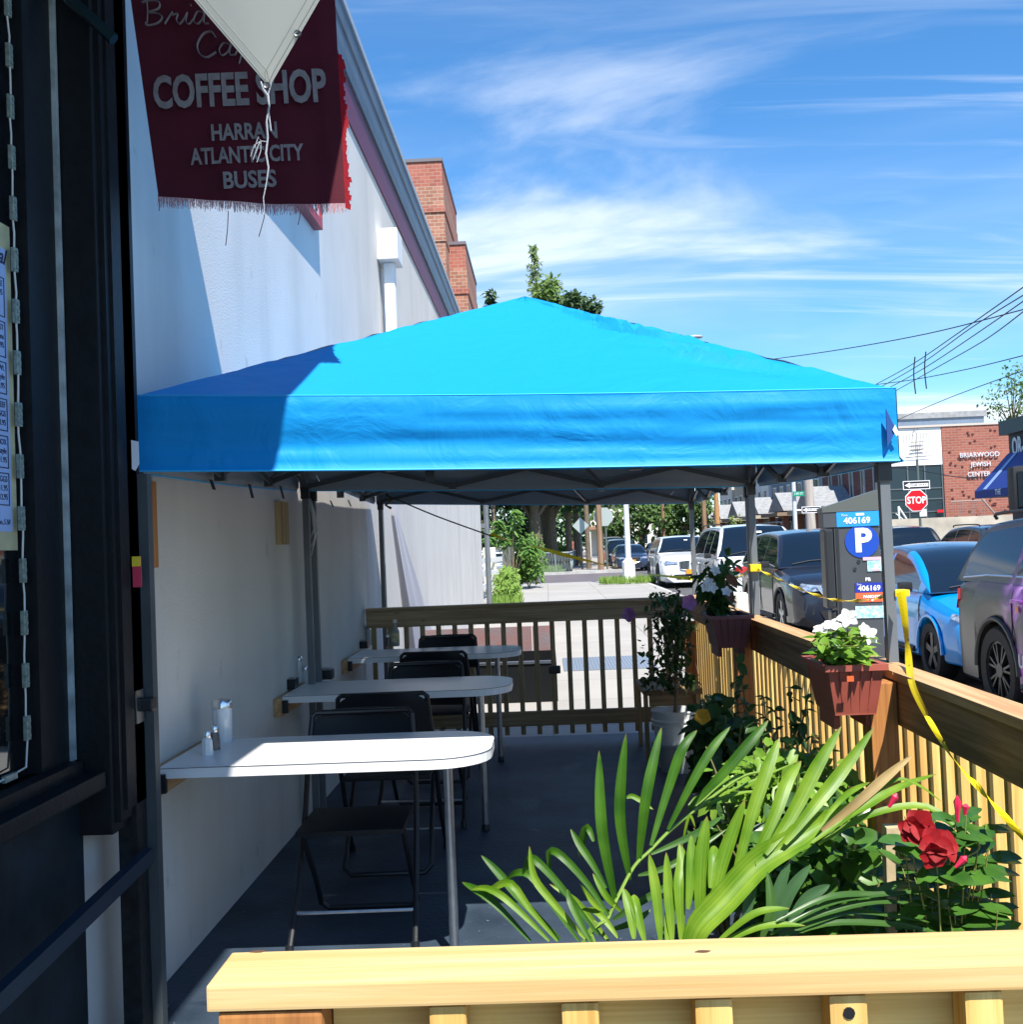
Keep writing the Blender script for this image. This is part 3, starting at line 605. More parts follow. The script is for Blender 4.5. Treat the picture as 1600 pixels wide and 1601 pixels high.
for k in range(3):
    m.tube([p+V((R(-.01, .01), -.02, .05-.02*k)), p+V((.02, -.03, -.03)), p+V((.03+R(-.01, .02), -.02, -.09-.03*k)), p+V((.0, -.02, -.16-.05*k))], [.02, .028, .016, .004], 6, flat=(1, .4))
solo('plastic_bag', m, PLAST, 'clear plastic film knotted round the middle canopy leg', 'plastic', smooth=180, loc=p)

# ================================================================== wall tables
LAM = mat('white_laminate', (.78, .79, .80), .30, var=.03, vscale=3); overlay(LAM, 5, (1, 6, 1), .62, .68, (.60, .60, .59), .35, 8)
EDGE = mat('edge_line', (.05, .05, .06), .5)
def table(label, y, tipx, z=.78):
    W = .57; th = .036; x0 = -1.37; r = .20; y0, y1 = y-W/2, y+W/2
    t = thing('wall_table', label, 'table', (-.9, y, 0), 0, 'white wall tables with one metal leg')
    poly = [(x0, y0)]
    for k in range(9): a = -pi/2+k/8*pi/2; poly.append((tipx-r+r*cos(a), y0+r+r*sin(a)))
    for k in range(9): a = k/8*pi/2; poly.append((tipx-r+r*cos(a), y1-r+r*sin(a)))
    poly.append((x0, y1))
    m = MB(); m.prism([(x, yy, z-th) for x, yy in poly], (0, 0, th-.003)); m.prism([(x+(0), yy, z-.003) for x, yy in poly], (0, 0, .003)); top = m.build('tabletop', LAM, t)
    m = MB(); P = [(x, yy, z-.0015) for x, yy in poly]; P = [(q[0]+(.001 if q[0] > -1 else 0), q[1]+(.001 if q[1] > y else -.001), q[2]) for q in P]; m.tube(P, .0011, 4); m.build('edge_line', EDGE, top)
    m = MB(); m.box(-1.408, -1.37, y0-.03, y1+.06, z-.10, z-.01, bev=.002); m.build('wall_cleat', CAPY, t)
    m = MB(); m.box(-1.40, -1.34, y0-.012, y0+.01, z-.085, z-.02); m.build('end_bracket', BLKMET, t)
    lx = tipx-.17
    m = MB(); m.lathe([(.018, .02), (.018, z-.05), (.019, z-.045)], (lx, y, 0), 18); lg = m.build('leg', STEEL, t, smooth=True)
    m = MB(); m.lathe([(.021, .0), (.021, .03), (.018, .035)], (lx, y, 0), 14); m.build('foot_cap', BLKMET, lg, smooth=True)
    m = MB(); m.lathe([(.05, z-.045), (.05, z-.04), (.02, z-.038)], (lx, y, 0), 16); m.build('leg_flange', STEEL, lg)
    return t
YT = (4.07, 5.87, 7.72)
table('nearest white wall table, half in bright sun, with sugar jar and shakers', YT[0], -.225)
table('middle white wall table in the shade carrying two black caddies', YT[1], -.21)
table('farthest white wall table in the shade beside the back fence', YT[2], -.205)
# condiments
GLASS = mat('jar_glass', (.55, .6, .62), .08, spec=.8, coat=.5); SUGAR = mat('sugar', (.8, .8, .8), .6); 
def dispenser(c, label, s=1.0):
    t = thing('sugar_dispenser', label, 'dispenser', c, 0, 'glass sugar dispensers on the tables')
    m = MB(); n = 24; pr = []
    m.lathe([(.030*s, 0), (.035*s, .008), (.035*s, .095*s), (.033*s, .115*s), (.030*s, .12*s)], c, 24); m.build('jar', mat('jar_fluted', (.62, .66, .68), .15, spec=.8, var=.25, vscale=1, stretch=(60, 60, 2)), t, smooth=40)
    m = MB(); m.lathe([(.033*s, .118*s), (.036*s, .12*s), (.036*s, .138*s), (.030*s, .148*s), (.01*s, .152*s)], c, 20); m.box(c[0]-.008, c[0]+.008, c[1]-.03, c[1]-.005, c[2]+.148*s, c[2]+.152*s); m.build('lid', CHROME, t, smooth=40)
def shaker(c, label, fill, grp='salt and pepper shakers on the tables'):
    t = thing('shaker', label, 'shaker', c, 0, grp)
    m = MB(); m.lathe([(.020, 0), (.022, .004), (.019, .055), (.013, .068)], c, 8); m.build('glass', mat(fill[0], fill[1], .2, spec=.8), t)
    m = MB(); m.lathe([(.015, .066), (.0155, .08), (.012, .088), (.004, .091)], c, 14); m.build('cap', CHROME, t, smooth=True)
def caddy(c, label, w_=.07):
    t = thing('condiment_caddy', label, 'caddy', c, 0, 'black sugar packet caddies')
    x, y, z = c; m = MB()
    m.box(x-w_/2, x+w_/2, y-.045, y+.045, z, z+.004)
    for q in ((x-w_/2, x+w_/2, y-.045, y-.042), (x-w_/2, x+w_/2, y+.042, y+.045), (x-w_/2, x-w_/2+.003, y-.042, y+.042), (x+w_/2-.003, x+w_/2, y-.042, y+.042)): m.box(*q, z+.004, z+.052)
    m.build('box', BLKMET, t)
    m = MB()
    for k in range(8): xx = x-w_/2+.008+k*(w_-.016)/7; m.box(xx-.002, xx+.002, y-.035, y+.03, z+.008, z+R(.055, .066), M=None)
    m.build('sugar_packets', mat('packets', (.45, .42, .42), .7, var=.4, vscale=60), t)
dispenser((-1.285, 4.27, .78), 'fluted glass sugar dispenser on the nearest table', 1.12)
shaker((-1.262, 4.0, .78), 'white salt shaker in front of the sugar dispenser on the nearest table', ('salt_glass', (.66, .7, .72)))
shaker((-1.272, 4.12, .78), 'dark pepper shaker just behind the salt shaker on the nearest table', ('pepper_glass', (.10, .09, .09)))
p = atZ(464, 1067, .78); dispenser((p.x, p.y, .78), 'glass sugar dispenser between wall and canopy leg on the middle table')
p = atZ(452, 1076, .78); caddy((p.x, p.y, .78), 'black caddy in front of the dispenser on the middle table', .085)
p = atZ(511, 1061, .78); caddy((p.x, p.y, .78), 'black packet caddy standing alone right of the canopy leg on the middle table', .07)
p = atZ(478, 1066, .78); shaker((p.x, p.y, .78), 'clear shaker right of the dispenser on the middle table', ('salt_glass', (.66, .7, .72)))
p = atZ(580, 1008, .78); dispenser((p.x, p.y, .78), 'glass sugar dispenser on the farthest table')
p = atZ(568, 1013, .78); caddy((p.x, p.y, .78), 'black packet caddy on the farthest table', .08)
p = atZ(607, 1010, .78); shaker((p.x, p.y, .78), 'chrome topped shaker beside the sauce bottle on the farthest table', ('pepper_glass', (.10, .09, .09)))
p = atZ(619, 1010, .78); t = thing('sauce_bottle', 'tall labelled sauce bottle on the farthest table', 'bottle', (p.x, p.y, .78))
m = MB(); m.lathe([(.028, 0), (.030, .01), (.030, .11), (.018, .14), (.013, .16), (.013, .175)], (p.x, p.y, .78), 18); m.build('bottle', mat('sauce', (.30, .32, .30), .15), t, smooth=40)
m = MB(); m.lathe([(.0306, .03), (.0306, .10)], (p.x, p.y, .78), 18); m.build('paper_label', mat('label_cream', (.5, .45, .25), .6, var=.4, vscale=40), t)
m = MB(); m.lathe([(.015, .174), (.015, .195), (.012, .197)], (p.x, p.y, .78), 14); m.build('cap', WHITEP, t)

# ================================================================== folding chairs (front faces -Y)
SEATM = mat('chair_plastic', (.007, .009, .013), .5, spec=.3, bump=.1, bscale=200)
def chair(label, loc, rz):
    t = local(thing('folding_chair', label, 'chair', loc, rz, 'black folding chairs at the wall tables'))
    r = .0115
    for s_ in (-1, 1):          # long frame: top rear to front foot
        x = s_*.225; m = MB(); m.tube([(x*.92, .215, .82), (x*.97, .16, .66), (x, .10, .46), (x*1.02, -.06, .2), (x*1.05, -.225, .012)], r, 8); f = m.build('frame_leg', BLKMET, t, smooth=True)
        m = MB(); m.tube([(x*1.05, -.222, .0), (x*1.05, -.215, .035)], .0165, 8); m.build('foot', BLKMET, f)
    m = MB(); m.tube([(-.205, .215, .82), (-.19, .222, .835), (.19, .222, .835), (.205, .215, .82)], r, 8); m.build('top_rail', BLKMET, t, smooth=True)
    m = MB(); pts = [(-.195, -.13, .43), (-.195, .10, .2), (-.20, .235, .05), (-.17, .25, .022), (.17, .25, .022), (.20, .235, .05), (.195, .10, .2), (.195, -.13, .43)]; m.tube(pts, r, 8); m.build('rear_leg', BLKMET, t, smooth=True)
    m = MB(); m.tube([(-.232, -.125, .125), (.232, -.125, .125)], .008, 8); m.build('crossbar', STEEL, t)
    m = MB(); m.box(-.205, .205, -.205, .185, .43, .452, bev=.009)
    for v in m.bm.verts: v.co.z -= .012*max(0, 1-((v.co.x/.2)**2+(v.co.y/.19)**2))
    m.build('seat', SEATM, t, smooth=40)
    # curved backrest shell with rounded corners
    m = MB(); N = 14; rows = []
    for side in (0, 1):
        rr = []
        for i in range(9):
            tt = i/8; z = .60+.245*tt; hw = .215 if .12 < tt < .70 else .215-.06*(1-sqrt(max(0, 1-((abs(tt-.41)-.29)/.59)**2)))*2
            if tt > .7: hw = .215-.085*((tt-.7)/.3)**2
            rr.append([(hw*(2*k/N-1), .165+.075*tt-.0+.028*cos(pi*(k/N-.5))-(.009 if side else 0), z) for k in range(N+1)])
        rows.append(rr)
    m.grid(rows[1]); m.grid([r_[::-1] for r_ in rows[0]])
    bd_ = lambda R_: R_[0]+[r_[-1] for r_ in R_[1:-1]]+R_[-1][::-1]+[r_[0] for r_ in R_[1:-1]][::-1]
    A_, B_ = bd_(rows[0]), bd_(rows[1]); 
    for k in range(len(A_)): m.quad(A_[k], A_[(k+1) % len(A_)], B_[(k+1) % len(A_)], B_[k])
    bmesh.ops.remove_doubles(m.bm, verts=m.bm.verts, dist=.0005); bmesh.ops.recalc_face_normals(m.bm, faces=m.bm.faces)
    m.build('backrest', SEATM, t, smooth=50)
    return t
ch = chair('nearest black folding chair, its front legs catching the sun under the first table', (-.79, 4.37, 0), radians(1))
copy_tree(ch, (-.79, 5.32, 0), radians(181), 'second black folding chair, back to the camera behind the sunlit table')
copy_tree(ch, (-.73, 6.17, 0), radians(-2), 'black folding chair just behind the middle table, only its top showing')
copy_tree(ch, (-.74, 7.25, 0), radians(178), 'black folding chair with its back to the middle table, drawn up to the farthest table')
copy_tree(ch, (-.76, 8.08, 0), radians(2), 'last black folding chair, between the farthest table and the back fence')

# ================================================================== timber fences
def screw(m, c, ax): m.prism(disc(c, .006, ax, 10), V(ax)*.0015)
ff = thing('front_fence', 'sunlit new pine fence rail across the foreground', 'fence', (.5, 1.16, 0))
m = MB(); m.box(-.362, 1.35, 1.118, 1.212, 1.041, 1.067, bev=.003); m.build('cap_rail', PINEL, ff)
for (x, y) in ((403, 1487), (1099, 1487)):
    k = atZ(x, y, 1.0674); m = MB(); m.prism([(k.x+.008*cos(a*.5236)*(1+.3*sin(a*2.1)), k.y+.0035*sin(a*.5236), 1.0668) for a in range(12)], (0, 0, .0008)); m.build('wood_knot', mat('knot_brown', (.10, .05, .025), .8), ff)
m = MB(); m.box(-.243, 1.038, 1.165, 1.20, .90, 1.039); m.build('rail', PINE[0], ff); m = MB(); m.box(-.243, 1.038, 1.165, 1.20, .12, .22); m.build('lower_rail', PINE[0], ff)
m = MB(); m.box(-.352, -.245, 1.121, 1.21, -.02, 1.039, bev=.006); m.build('post', POSTW, ff)
m = MB(); m.box(1.04, 1.13, 1.128, 1.21, -.02, 1.039, bev=.006); m.build('post', POSTW, ff)
x = -.119
while x < 1.0:
    m = MB(); m.box(x-.019, x+.019, 1.126, 1.163, .08, 1.037, bev=.004); pk = m.build('picket', PINE[2], ff)
    if abs(x+.119) < .01 or abs(x-.283) < .01: m = MB(); screw(m, (x, 1.126, 1.012 if x < 0 else 1.02), (0, -1, 0)); m.build('screw', mat('screw_dark', (.04, .04, .045), .35, metal=.8), pk)
    x += .134
rf = thing('side_fence', 'tall pine picket fence with brown cap rail along the right side', 'fence', (1.08, 5, 0))
def capseg(y0, y1):
    m = MB(); m.box(1.043, 1.135, y0, y1, 1.041, 1.067, bev=.003); m.build('cap_rail', CAPY, rf)
    m = MB(); m.box(1.05, 1.086, y0+.003, y1-.003, .905, 1.039); m.build('rail', GREYWY, rf)
capseg(1.22, 3.42); capseg(3.425, 5.86); capseg(5.865, 8.42)
m = MB(); m.box(1.05, 1.086, 1.25, 8.4, .12, .21); m.build('lower_rail', GREYWY, rf)
for y in (3.45, 5.85, 8.0): m = MB(); m.box(.965, 1.048, y-.045, y+.045, 0, 1.036 if y < 8 else .9, bev=.005); m.build('post', POSTW, rf)
y = 1.3
while y < 8.42:
    m = MB(); m.box(1.089, 1.131, y-.011, y+.011, .07, 1.036, bev=.003); m.build('picket', PINE[2], rf); y += .110
bf = thing('back_fence', 'weathered low picket fence closing the far end of the patio', 'fence', (-.1, 8.4, 0))
m = MB(); m.box(-1.39, 1.04, 8.34, 8.45, 1.035, 1.06, bev=.003); m.build('cap_rail', GREYWX, bf)
m = MB(); m.box(-1.39, 1.04, 8.36, 8.398, .91, 1.033); m.build('rail', GREYWX, bf)
m = MB(); m.box(-1.39, 1.04, 8.36, 8.398, .13, .24); m.build('lower_rail', GREYWX, bf)
x = -1.34
while x < 1.0:
    m = MB(); m.box(x-.018, x+.018, 8.40, 8.436, .06, 1.033, bev=.003); m.build('picket', GREYWZ, bf); x += .1235
m = MB(); p = atZ(875, 1045, .6); m.box(-.02, .07, 8.33, 8.36, .52, .58, bev=.01); m.build('latch', BLKMET, bf)
# little bench by the back fence
bh = thing('plant_bench', 'small rough wooden bench under the hibiscus by the back fence', 'bench', (.8, 7.9, 0))
m = MB(); m.box(.62, 1.02, 7.55, 8.2, .44, .475); m.build('top', GREYWY, bh)
for x in (.635, .99):
    for y in (7.58, 8.16): m = MB(); m.box(x-.015, x+.015, y-.015, y+.015, 0, .438); m.build('leg', GREYWZ, bh)
m = MB(); m.box(.66, .98, 7.6, 7.62, .36, .437); m.build('apron', GREYWX, bh)

# ================================================================== caution tape
YEL = mat('caution_yellow', (.80, .56, .01), .5)
def tape_mat():
    m = bpy.data.materials.new('caution_tape'); m.use_nodes = True; n = m.node_tree; b = n.nodes['Principled BSDF']; t = n.nodes.new('ShaderNodeTexCoord'); z = n.nodes.new('ShaderNodeTexNoise'); z.inputs['Scale'].default_value = 26; n.links.new(t.outputs['Object'], z.inputs[0])
    k = n.nodes.new('ShaderNodeMapRange'); k.inputs[1].default_value = .70; k.inputs[2].default_value = .72; n.links.new(z.outputs[0], k.inputs[0]); r = n.nodes.new('ShaderNodeMix'); r.data_type = 'RGBA'
    r.inputs[6].default_value = (.85, .66, .01, 1); r.inputs[7].default_value = (.01, .01, .01, 1); n.links.new(k.outputs[0], r.inputs[0]); n.links.new(r.outputs[2], b.inputs['Base Color']); b.inputs['Roughness'].default_value = .35; return m
TM = tape_mat()
def curve(P, k=6):
    P = [V(p) for p in P]; S = []
    for i in range(len(P)-1):
        p0 = P[max(i-1, 0)]; p1 = P[i]; p2 = P[i+1]; p3 = P[min(i+2, len(P)-1)]
        for j in range(k): t = j/k; S.append(.5*((2*p1)+(p2-p0)*t+(2*p0-5*p1+4*p2-p3)*t*t+(3*p1-p0-3*p2+p3)*t**3))
    S.append(P[-1]); return S
def ribbon(m, P, w0, tw0, tw1, wfun=None):
    S = curve(P, 8); n = len(S); rows = []
    for i, p in enumerate(S):
        d = (S[min(i+1, n-1)]-S[max(i-1, 0)]).normalized(); a = d.cross(V((0, 1, 0)));
        if a.length < .1: a = d.cross(V((1, 0, 0)))
        a.normalize(); b = d.cross(a); t = i/(n-1); an = tw0+(tw1-tw0)*t; s_ = a*cos(an)+b*sin(an); ww = w0*(wfun(t) if wfun else 1)
        rows.append([p-s_*ww/2, p+b*.002, p+s_*ww/2])
    m.grid(rows)
tp1 = thing('caution_tape', 'yellow caution tape strung between the right canopy legs and trailing down to the fence', 'tape', at(1408, 928, 3.62))
m = MB(); ribbon(m, [at(1182, 888, 6.05), at(1215, 904, 5.7), at(1262, 925, 5.1), at(1310, 938, 4.6), at(1360, 937, 4.1), at(1400, 926, 3.68)], .014, 0, 26); m.build('tape_span', TM, tp1)
m = MB(); ribbon(m, [at(1409, 925, 3.60), at(1416, 975, 3.55), at(1420, 1020, 3.5), at(1427, 1070, 3.2), at(1450, 1120, 2.9)], .036, .9, 2.2, lambda t: 1-.5*t); ribbon(m, [at(1450, 1120, 2.9), at(1490, 1185, 2.7), at(1530, 1230, 2.5), at(1575, 1280, 2.35), at(1660, 1380, 2.2)], .014, 0, 9); m.build('trailing_tape', TM, tp1)
m = MB(); q = at(1408, 927, 3.67); m.box(q.x-.024, q.x+.024, 3.645, 3.70, q.z-.011, q.z+.011, bev=.004); m.build('knot', YEL, tp1)
m = MB(); q = at(1180, 887, 6.05); m.box(q.x-.03, q.x+.03, 6.01, 6.09, q.z-.022, q.z+.018, bev=.006); m.build('knot', YEL, tp1)
tp2 = thing('caution_tape', 'thin yellow caution tape sloping from the wall across the far opening of the patio', 'tape', at(612, 778, 8.6))
m = MB(); m.tube(curve([at(604, 774, 8.62), at(680, 806, 8.8), at(757, 834, 9.0), at(772, 839, 9)], 5), .006, 5); m.tube([at(604, 772, 8.62), at(612, 782, 8.6), at(603, 790, 8.6), at(612, 795, 8.6)], .012, 5); m.build('cord', mat('cord_olive', (.05, .045, .015), .7), tp2)
m = MB(); ribbon(m, [at(768, 835, 9.0), at(800, 846, 9), at(845, 857, 9), at(900, 872, 9), at(1000, 895, 9), at(1085, 905, 8.8)], .030, .3, 6, lambda t: .35+.7*abs(sin(t*7+1))); m.build('tape_span', TM, tp2)
m = MB(); ribbon(m, [at(1090, 905, 8.8), at(1120, 912, 7.6), at(1150, 903, 6.8), at(1178, 889, 6.1)], .02, 0, 9)
solo('caution_tape', m, TM, 'short piece of caution tape behind the dark hanging planter', 'tape', loc=at(1178, 889, 6.1))
# ================================================================== plants
def leafmat(name, a, b, rough=.4, trans=.3, vs=9):
    return mat(name, a, rough, col2=b, vscale=vs, trans=trans, spec=.4)
PALM = leafmat2('palm_green', (.085, .22, .006), (.25, .40, .035), (.30, .22, .06))
PALM2 = leafmat2('palm_backlit', (.022, .095, .005), (.075, .20, .014), (.16, .17, .03))  # darker copy of the palm green, backlit look put into the colour
PALMD = leafmat('palm_dark', (.035, .10, .02), (.07, .16, .03), .35, .25, 5)
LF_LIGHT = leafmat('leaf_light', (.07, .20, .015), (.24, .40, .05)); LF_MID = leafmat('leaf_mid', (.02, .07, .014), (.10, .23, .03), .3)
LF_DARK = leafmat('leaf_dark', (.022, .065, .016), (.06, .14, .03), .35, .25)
STEMM = mat('stem', (.16, .15, .05), .7, var=.2); BARK = mat('bark', (.15, .115, .08), .9, var=.35, vscale=12, bump=.6, bscale=30)
def blade(m, P, wid, n=12, V_=.18, nrm=(0, -1, .4), prof=None):
    """long strap leaf along a curve, folded a little at the midrib"""
    S = curve(P, max(2, n//(len(P)-1))); k = len(S); nrm = V(nrm); rows = []
    for i, p in enumerate(S):
        t = i/(k-1); d = (S[min(i+1, k-1)]-S[max(i-1, 0)]).normalized(); a = d.cross(nrm).normalized(); b = a.cross(d)
        wv = wid*(.28+.72*sin(pi*min(1, t*1.7+.05)/2))*(1 if t < .55 else max(.02, cos((t-.55)/.45*pi/2)**.8)) if not prof else wid*prof(t)
        rows.append([p-a*wv/2+b*V_*wv, p-a*wv/4+b*V_*wv*.45, p, p+a*wv/4+b*V_*wv*.45, p+a*wv/2+b*V_*wv])
    m.grid(rows, uv=True)
def z3(x, y, Y): return at(720+x/3.019, 1090+y/3.019, Y)
palm = thing('palm_plant', 'large bright green palm with long pointed leaflets behind the foreground rail', 'palm', (.30, 2.6, 0))
m = MB(); m.lathe([(.10, 0), (.13, .26), (.14, .27), (.14, .29), (.125, .29), (.12, .26)], (.30, 2.62, 0), 24); m.build('pot', mat('pot_black', (.02, .02, .022), .5), palm, smooth=40)
# frond A
ribA = [V((.28, 2.62, .28)), z3(640, 1180, 2.55), z3(700, 1040, 2.6), z3(740, 950, 2.62), z3(820, 800, 2.7), z3(900, 720, 2.75), z3(1000, 620, 2.82), z3(1150, 500, 2.95), z3(1320, 380, 3.08), z3(1420, 352, 3.15)]
ribB = [V((.33, 2.6, .28)), z3(1080, 1190, 2.45), z3(1125, 1080, 2.45), z3(1240, 960, 2.47), z3(1400, 790, 2.5), z3(1560, 690, 2.52), z3(1700, 600, 2.55), z3(1880, 520, 2.6), z3(2060, 430, 2.7)]
m = MB(); m.tube(curve(ribA, 5), [.006]*5+[.0042]*41, 6); m.tube([V((.24, 2.6, .28)), z3(560, 1190, 2.5), z3(640, 1060, 2.5)], .007, 6); m.build('rib', mat('rib_green', (.16, .27, .04), .45), palm, smooth=True)
def fl(*pts, w=.03, mtl=PALM, nrm=(0, -1, .4), Vv=.18):
    w *= .78
    m = MB(); blade(m, pts, w, 14, Vv, nrm); m.build('leaflet', mtl, palm, smooth=180)
fl(z3(735, 980, 2.62), z3(668, 620, 2.62), z3(655, 250, 2.66), w=.034, mtl=PALM2)
fl(z3(800, 860, 2.68), z3(752, 540, 2.68), z3(782, 170, 2.7), w=.034, mtl=PALM2)
fl(z3(840, 790, 2.72), z3(880, 450, 2.72), z3(950, 140, 2.78), w=.034, mtl=PALM2)
fl(z3(900, 700, 2.75), z3(985, 420, 2.8), z3(1050, 240, 2.82), z3(1118, 155, 2.85), w=.033, mtl=PALM2)
fl(z3(980, 625, 2.8), z3(1090, 410, 2.82), z3(1190, 240, 2.85), z3(1275, 138, 2.88), w=.030, mtl=PALM2)
fl(z3(1075, 530, 2.9), z3(1240, 360, 2.9), z3(1370, 210, 2.92), z3(1455, 108, 2.95), w=.036, mtl=PALM2)
fl(z3(1100, 540, 2.92), z3(1220, 420, 2.95), z3(1340, 365, 3.0), w=.016, nrm=(0, -.5, 1))
fl(z3(1120, 530, 2.95), z3(1260, 470, 2.98), z3(1400, 440, 3.0), w=.018, nrm=(0, -.5, 1)); fl(z3(1200, 470, 3.0), z3(1330, 420, 3.05), z3(1600, 300, 3.1), w=.014, nrm=(0, -.5, 1))
fl(z3(900, 740, 2.74), z3(1100, 650, 2.8), z3(1240, 560, 2.9), w=.022, mtl=PALMD); fl(z3(840, 840, 2.7), z3(1000, 790, 2.7), z3(1260, 620, 2.75), w=.02, mtl=PALMD)
fl(z3(720, 1050, 2.62), z3(860, 960, 2.6), z3(1100, 820, 2.62), w=.022, mtl=PALMD); fl(z3(700, 1100, 2.6), z3(820, 1060, 2.58), z3(900, 1000, 2.6), w=.02, mtl=PALMD)
fl(z3(760, 1010, 2.62), z3(690, 940, 2.6), z3(625, 830, 2.62), w=.02); fl(z3(720, 1020, 2.62), z3(640, 980, 2.6), z3(565, 880, 2.6), w=.018)
# left-hand fan
for q in (((330, 1150), (200, 1010), (110, 930), (60, 900), (8, 872)), ((470, 1140), (300, 970), (180, 830), (98, 745)), ((590, 1140), (440, 970), (350, 850), (326, 700)),
          ((700, 1030), (600, 880), (480, 750), (420, 732), (428, 850)), ((650, 1120), (480, 900), (350, 765), (320, 780), (292, 840)), ((560, 1150), (420, 960), (330, 840), (260, 830), (218, 860)),
          ((460, 1150), (330, 1000), (240, 880), (160, 900), (100, 955)), ((690, 900), (620, 780), (560, 690), (520, 620)), ((630, 680), (600, 615), (575, 680), (563, 755)), ((745, 1135), (690, 1060), (640, 1010), (570, 1000)),
          ((420, 1150), (300, 1030), (200, 940), (120, 900), (50, 905)), ((700, 1150), (640, 1080), (540, 960), (420, 880)), ((620, 1160), (560, 1050), (520, 960), (505, 905))):
    Y = R(2.35, 2.65); fl(*[z3(x, y, Y+.02*i) for i, (x, y) in enumerate(q)], w=R(.020, .027), mtl=random.choice((PALM, PALM2, PALM2)), nrm=(R(-.2, .2), -1, .5))
fl(z3(1045, 710, 2.85), z3(1080, 560, 2.85), z3(1110, 615, 2.85), w=.01); fl(z3(785, 475, 2.9), z3(820, 470, 2.9), z3(912, 530, 2.88), w=.018)
# upright blades, middle
for q in (((945, 1150), (925, 930), (892, 738)), ((1045, 1150), (1035, 900), (1050, 790), (1035, 690)), ((1130, 1120), (1135, 800), (1165, 560)), ((1185, 1000), (1240, 760), (1345, 480)), ((975, 1150), (990, 1000), (1010, 860)), ((1000, 1150), (985, 950), (972, 730)), ((1075, 1000), (1090, 800), (1090, 650)), ((1180, 900), (1195, 760), (1200, 700)), ((820, 1140), (800, 1000), (770, 900)), ((870, 1150), (830, 1000), (820, 930))):
    fl(*[z3(x, y, 2.5+.03*i) for i, (x, y) in enumerate(q)], w=.040 if q[0][0] in (1130, 1185, 1045) else .03)
# frond B: broad upright leaflets from the thick bent leaf
for q, w_ in ((((1285, 880), (1370, 560), (1450, 330), (1508, 190)), .040), (((1370, 800), (1480, 560), (1540, 400), (1610, 300)), .040), (((1440, 740), (1560, 560), (1680, 330), (1800, 135)), .042), (((1530, 690), (1680, 500), (1800, 350), (1955, 140)), .040), (((1700, 600), (1780, 500), (1850, 440), (1935, 400)), .018)):
    fl(*[z3(x, y, 2.5+.04*i) for i, (x, y) in enumerate(q)], w=w_, nrm=(.35, -1, .6))
m = MB(); blade(m, ribB[1:], .062, 30, .28, (.2, -1, .7), prof=lambda t: .5+.5*sin(pi*min(1, t*1.4))**.6 if t < .6 else max(.05, 1-(t-.6)*2.0)); m.build('bent_leaf', PALM, palm, smooth=180)
m = MB(); blade(m, [at(1285, 1298, 2.48), at(1340, 1255, 2.46), at(1385, 1215, 2.48), at(1428, 1180, 2.5)], .022, 12, .2); m.build('dry_tip', mat('dry_leaf', (.42, .30, .12), .7, var=.3, trans=.2), palm, smooth=180)
fl(at(1270, 1318, 2.5), at(1345, 1265, 2.55), at(1410, 1230, 2.6), at(1465, 1210, 2.7), w=.026, nrm=(0, -.6, 1)); fl(at(1280, 1320, 2.5), at(1360, 1275, 2.5), at(1450, 1262, 2.5), at(1512, 1312, 2.45), w=.026, nrm=(0, -.6, 1)); fl(at(1300, 1300, 2.5), at(1390, 1225, 2.5), at(1430, 1225, 2.5), at(1475, 1255, 2.5), w=.014, nrm=(0, -.6, 1))
for q in (((1215, 1455), (1290, 1415), (1360, 1400), (1462, 1393)), ((1205, 1460), (1290, 1428), (1370, 1410), (1450, 1416)), ((1210, 1470), (1280, 1440), (1340, 1425), (1440, 1440)), ((1200, 1478), (1290, 1445), (1400, 1446), (1480, 1462)), ((1215, 1440), (1290, 1405), (1350, 1398), (1420, 1402))):
    fl(*[at(x, y, 2.3+.03*i) for i, (x, y) in enumerate(q)], w=.020, mtl=PALMD, nrm=(0, -.7, 1))
for q in (((1120, 1475), (1180, 1430), (1235, 1420)), ((1110, 1485), (1190, 1450), (1260, 1447))): fl(*[at(x, y, 2.3) for x, y in q], w=.026, nrm=(0, -.4, 1))
for q in (((1205, 1455), (1215, 1400), (1235, 1345)), ((1218, 1450), (1235, 1395), (1268, 1352)), ((1235, 1440), (1262, 1405), (1298, 1383)), ((1165, 1440), (1172, 1400), (1180, 1345))): fl(*[at(x, y, 2.5) for x, y in q], w=.034, mtl=leafmat('palm_blue', (.05, .13, .05), (.09, .2, .08)))
fl(at(1190, 1470, 2.42), at(1205, 1420, 2.42), at(1200, 1362, 2.45), w=.026, mtl=PALMD)

def rnd_dir():
    while True:
        v = V((R(-1, 1), R(-1, 1), R(-1, 1)))
        if .05 < v.length < 1: return v.normalized()
def scatter(m, c, rad, n, L, W, nn=3, shell=.45, lean=.5):
    c = V(c)
    for _ in range(n):
        d = rnd_dir(); q = shell+(1-shell)*R(0, 1)**.6; p = c+V((d.x*rad[0], d.y*rad[1], d.z*rad[2]))*q
        t = (d*lean+rnd_dir()*.8+V((0, 0, -.15))).normalized(); l = L*R(.65, 1.25)
        m.leaf(p, p+t*l, W*l/L, (rnd_dir()*.6+V((-SX*.6, -SY, 1))).normalized(), .12, .15, nn)
def stems(m, base, tips, r=.005):
    for t in tips: b = V(base); t = V(t); mid = (b+t)/2+V((R(-.03, .03), R(-.03, .03), .04)); m.tube([b, mid, t], [r, r*.8, r*.4], 5)
def flower(m, c, r, n=5, face=(0, -1, .5), wid=.75, cup=.1):
    c = V(c); f = V(face).normalized(); a = f.cross(V((0, 0, 1))).normalized(); b = a.cross(f); ph = R(0, 6)
    for k in range(n):
        t = ph+2*pi*k/n; d = a*cos(t)+b*sin(t); m.leaf(c, c+(d+f*(.25+.15*(k % 2)))*r, r*wid, f, cup, .1, 6)
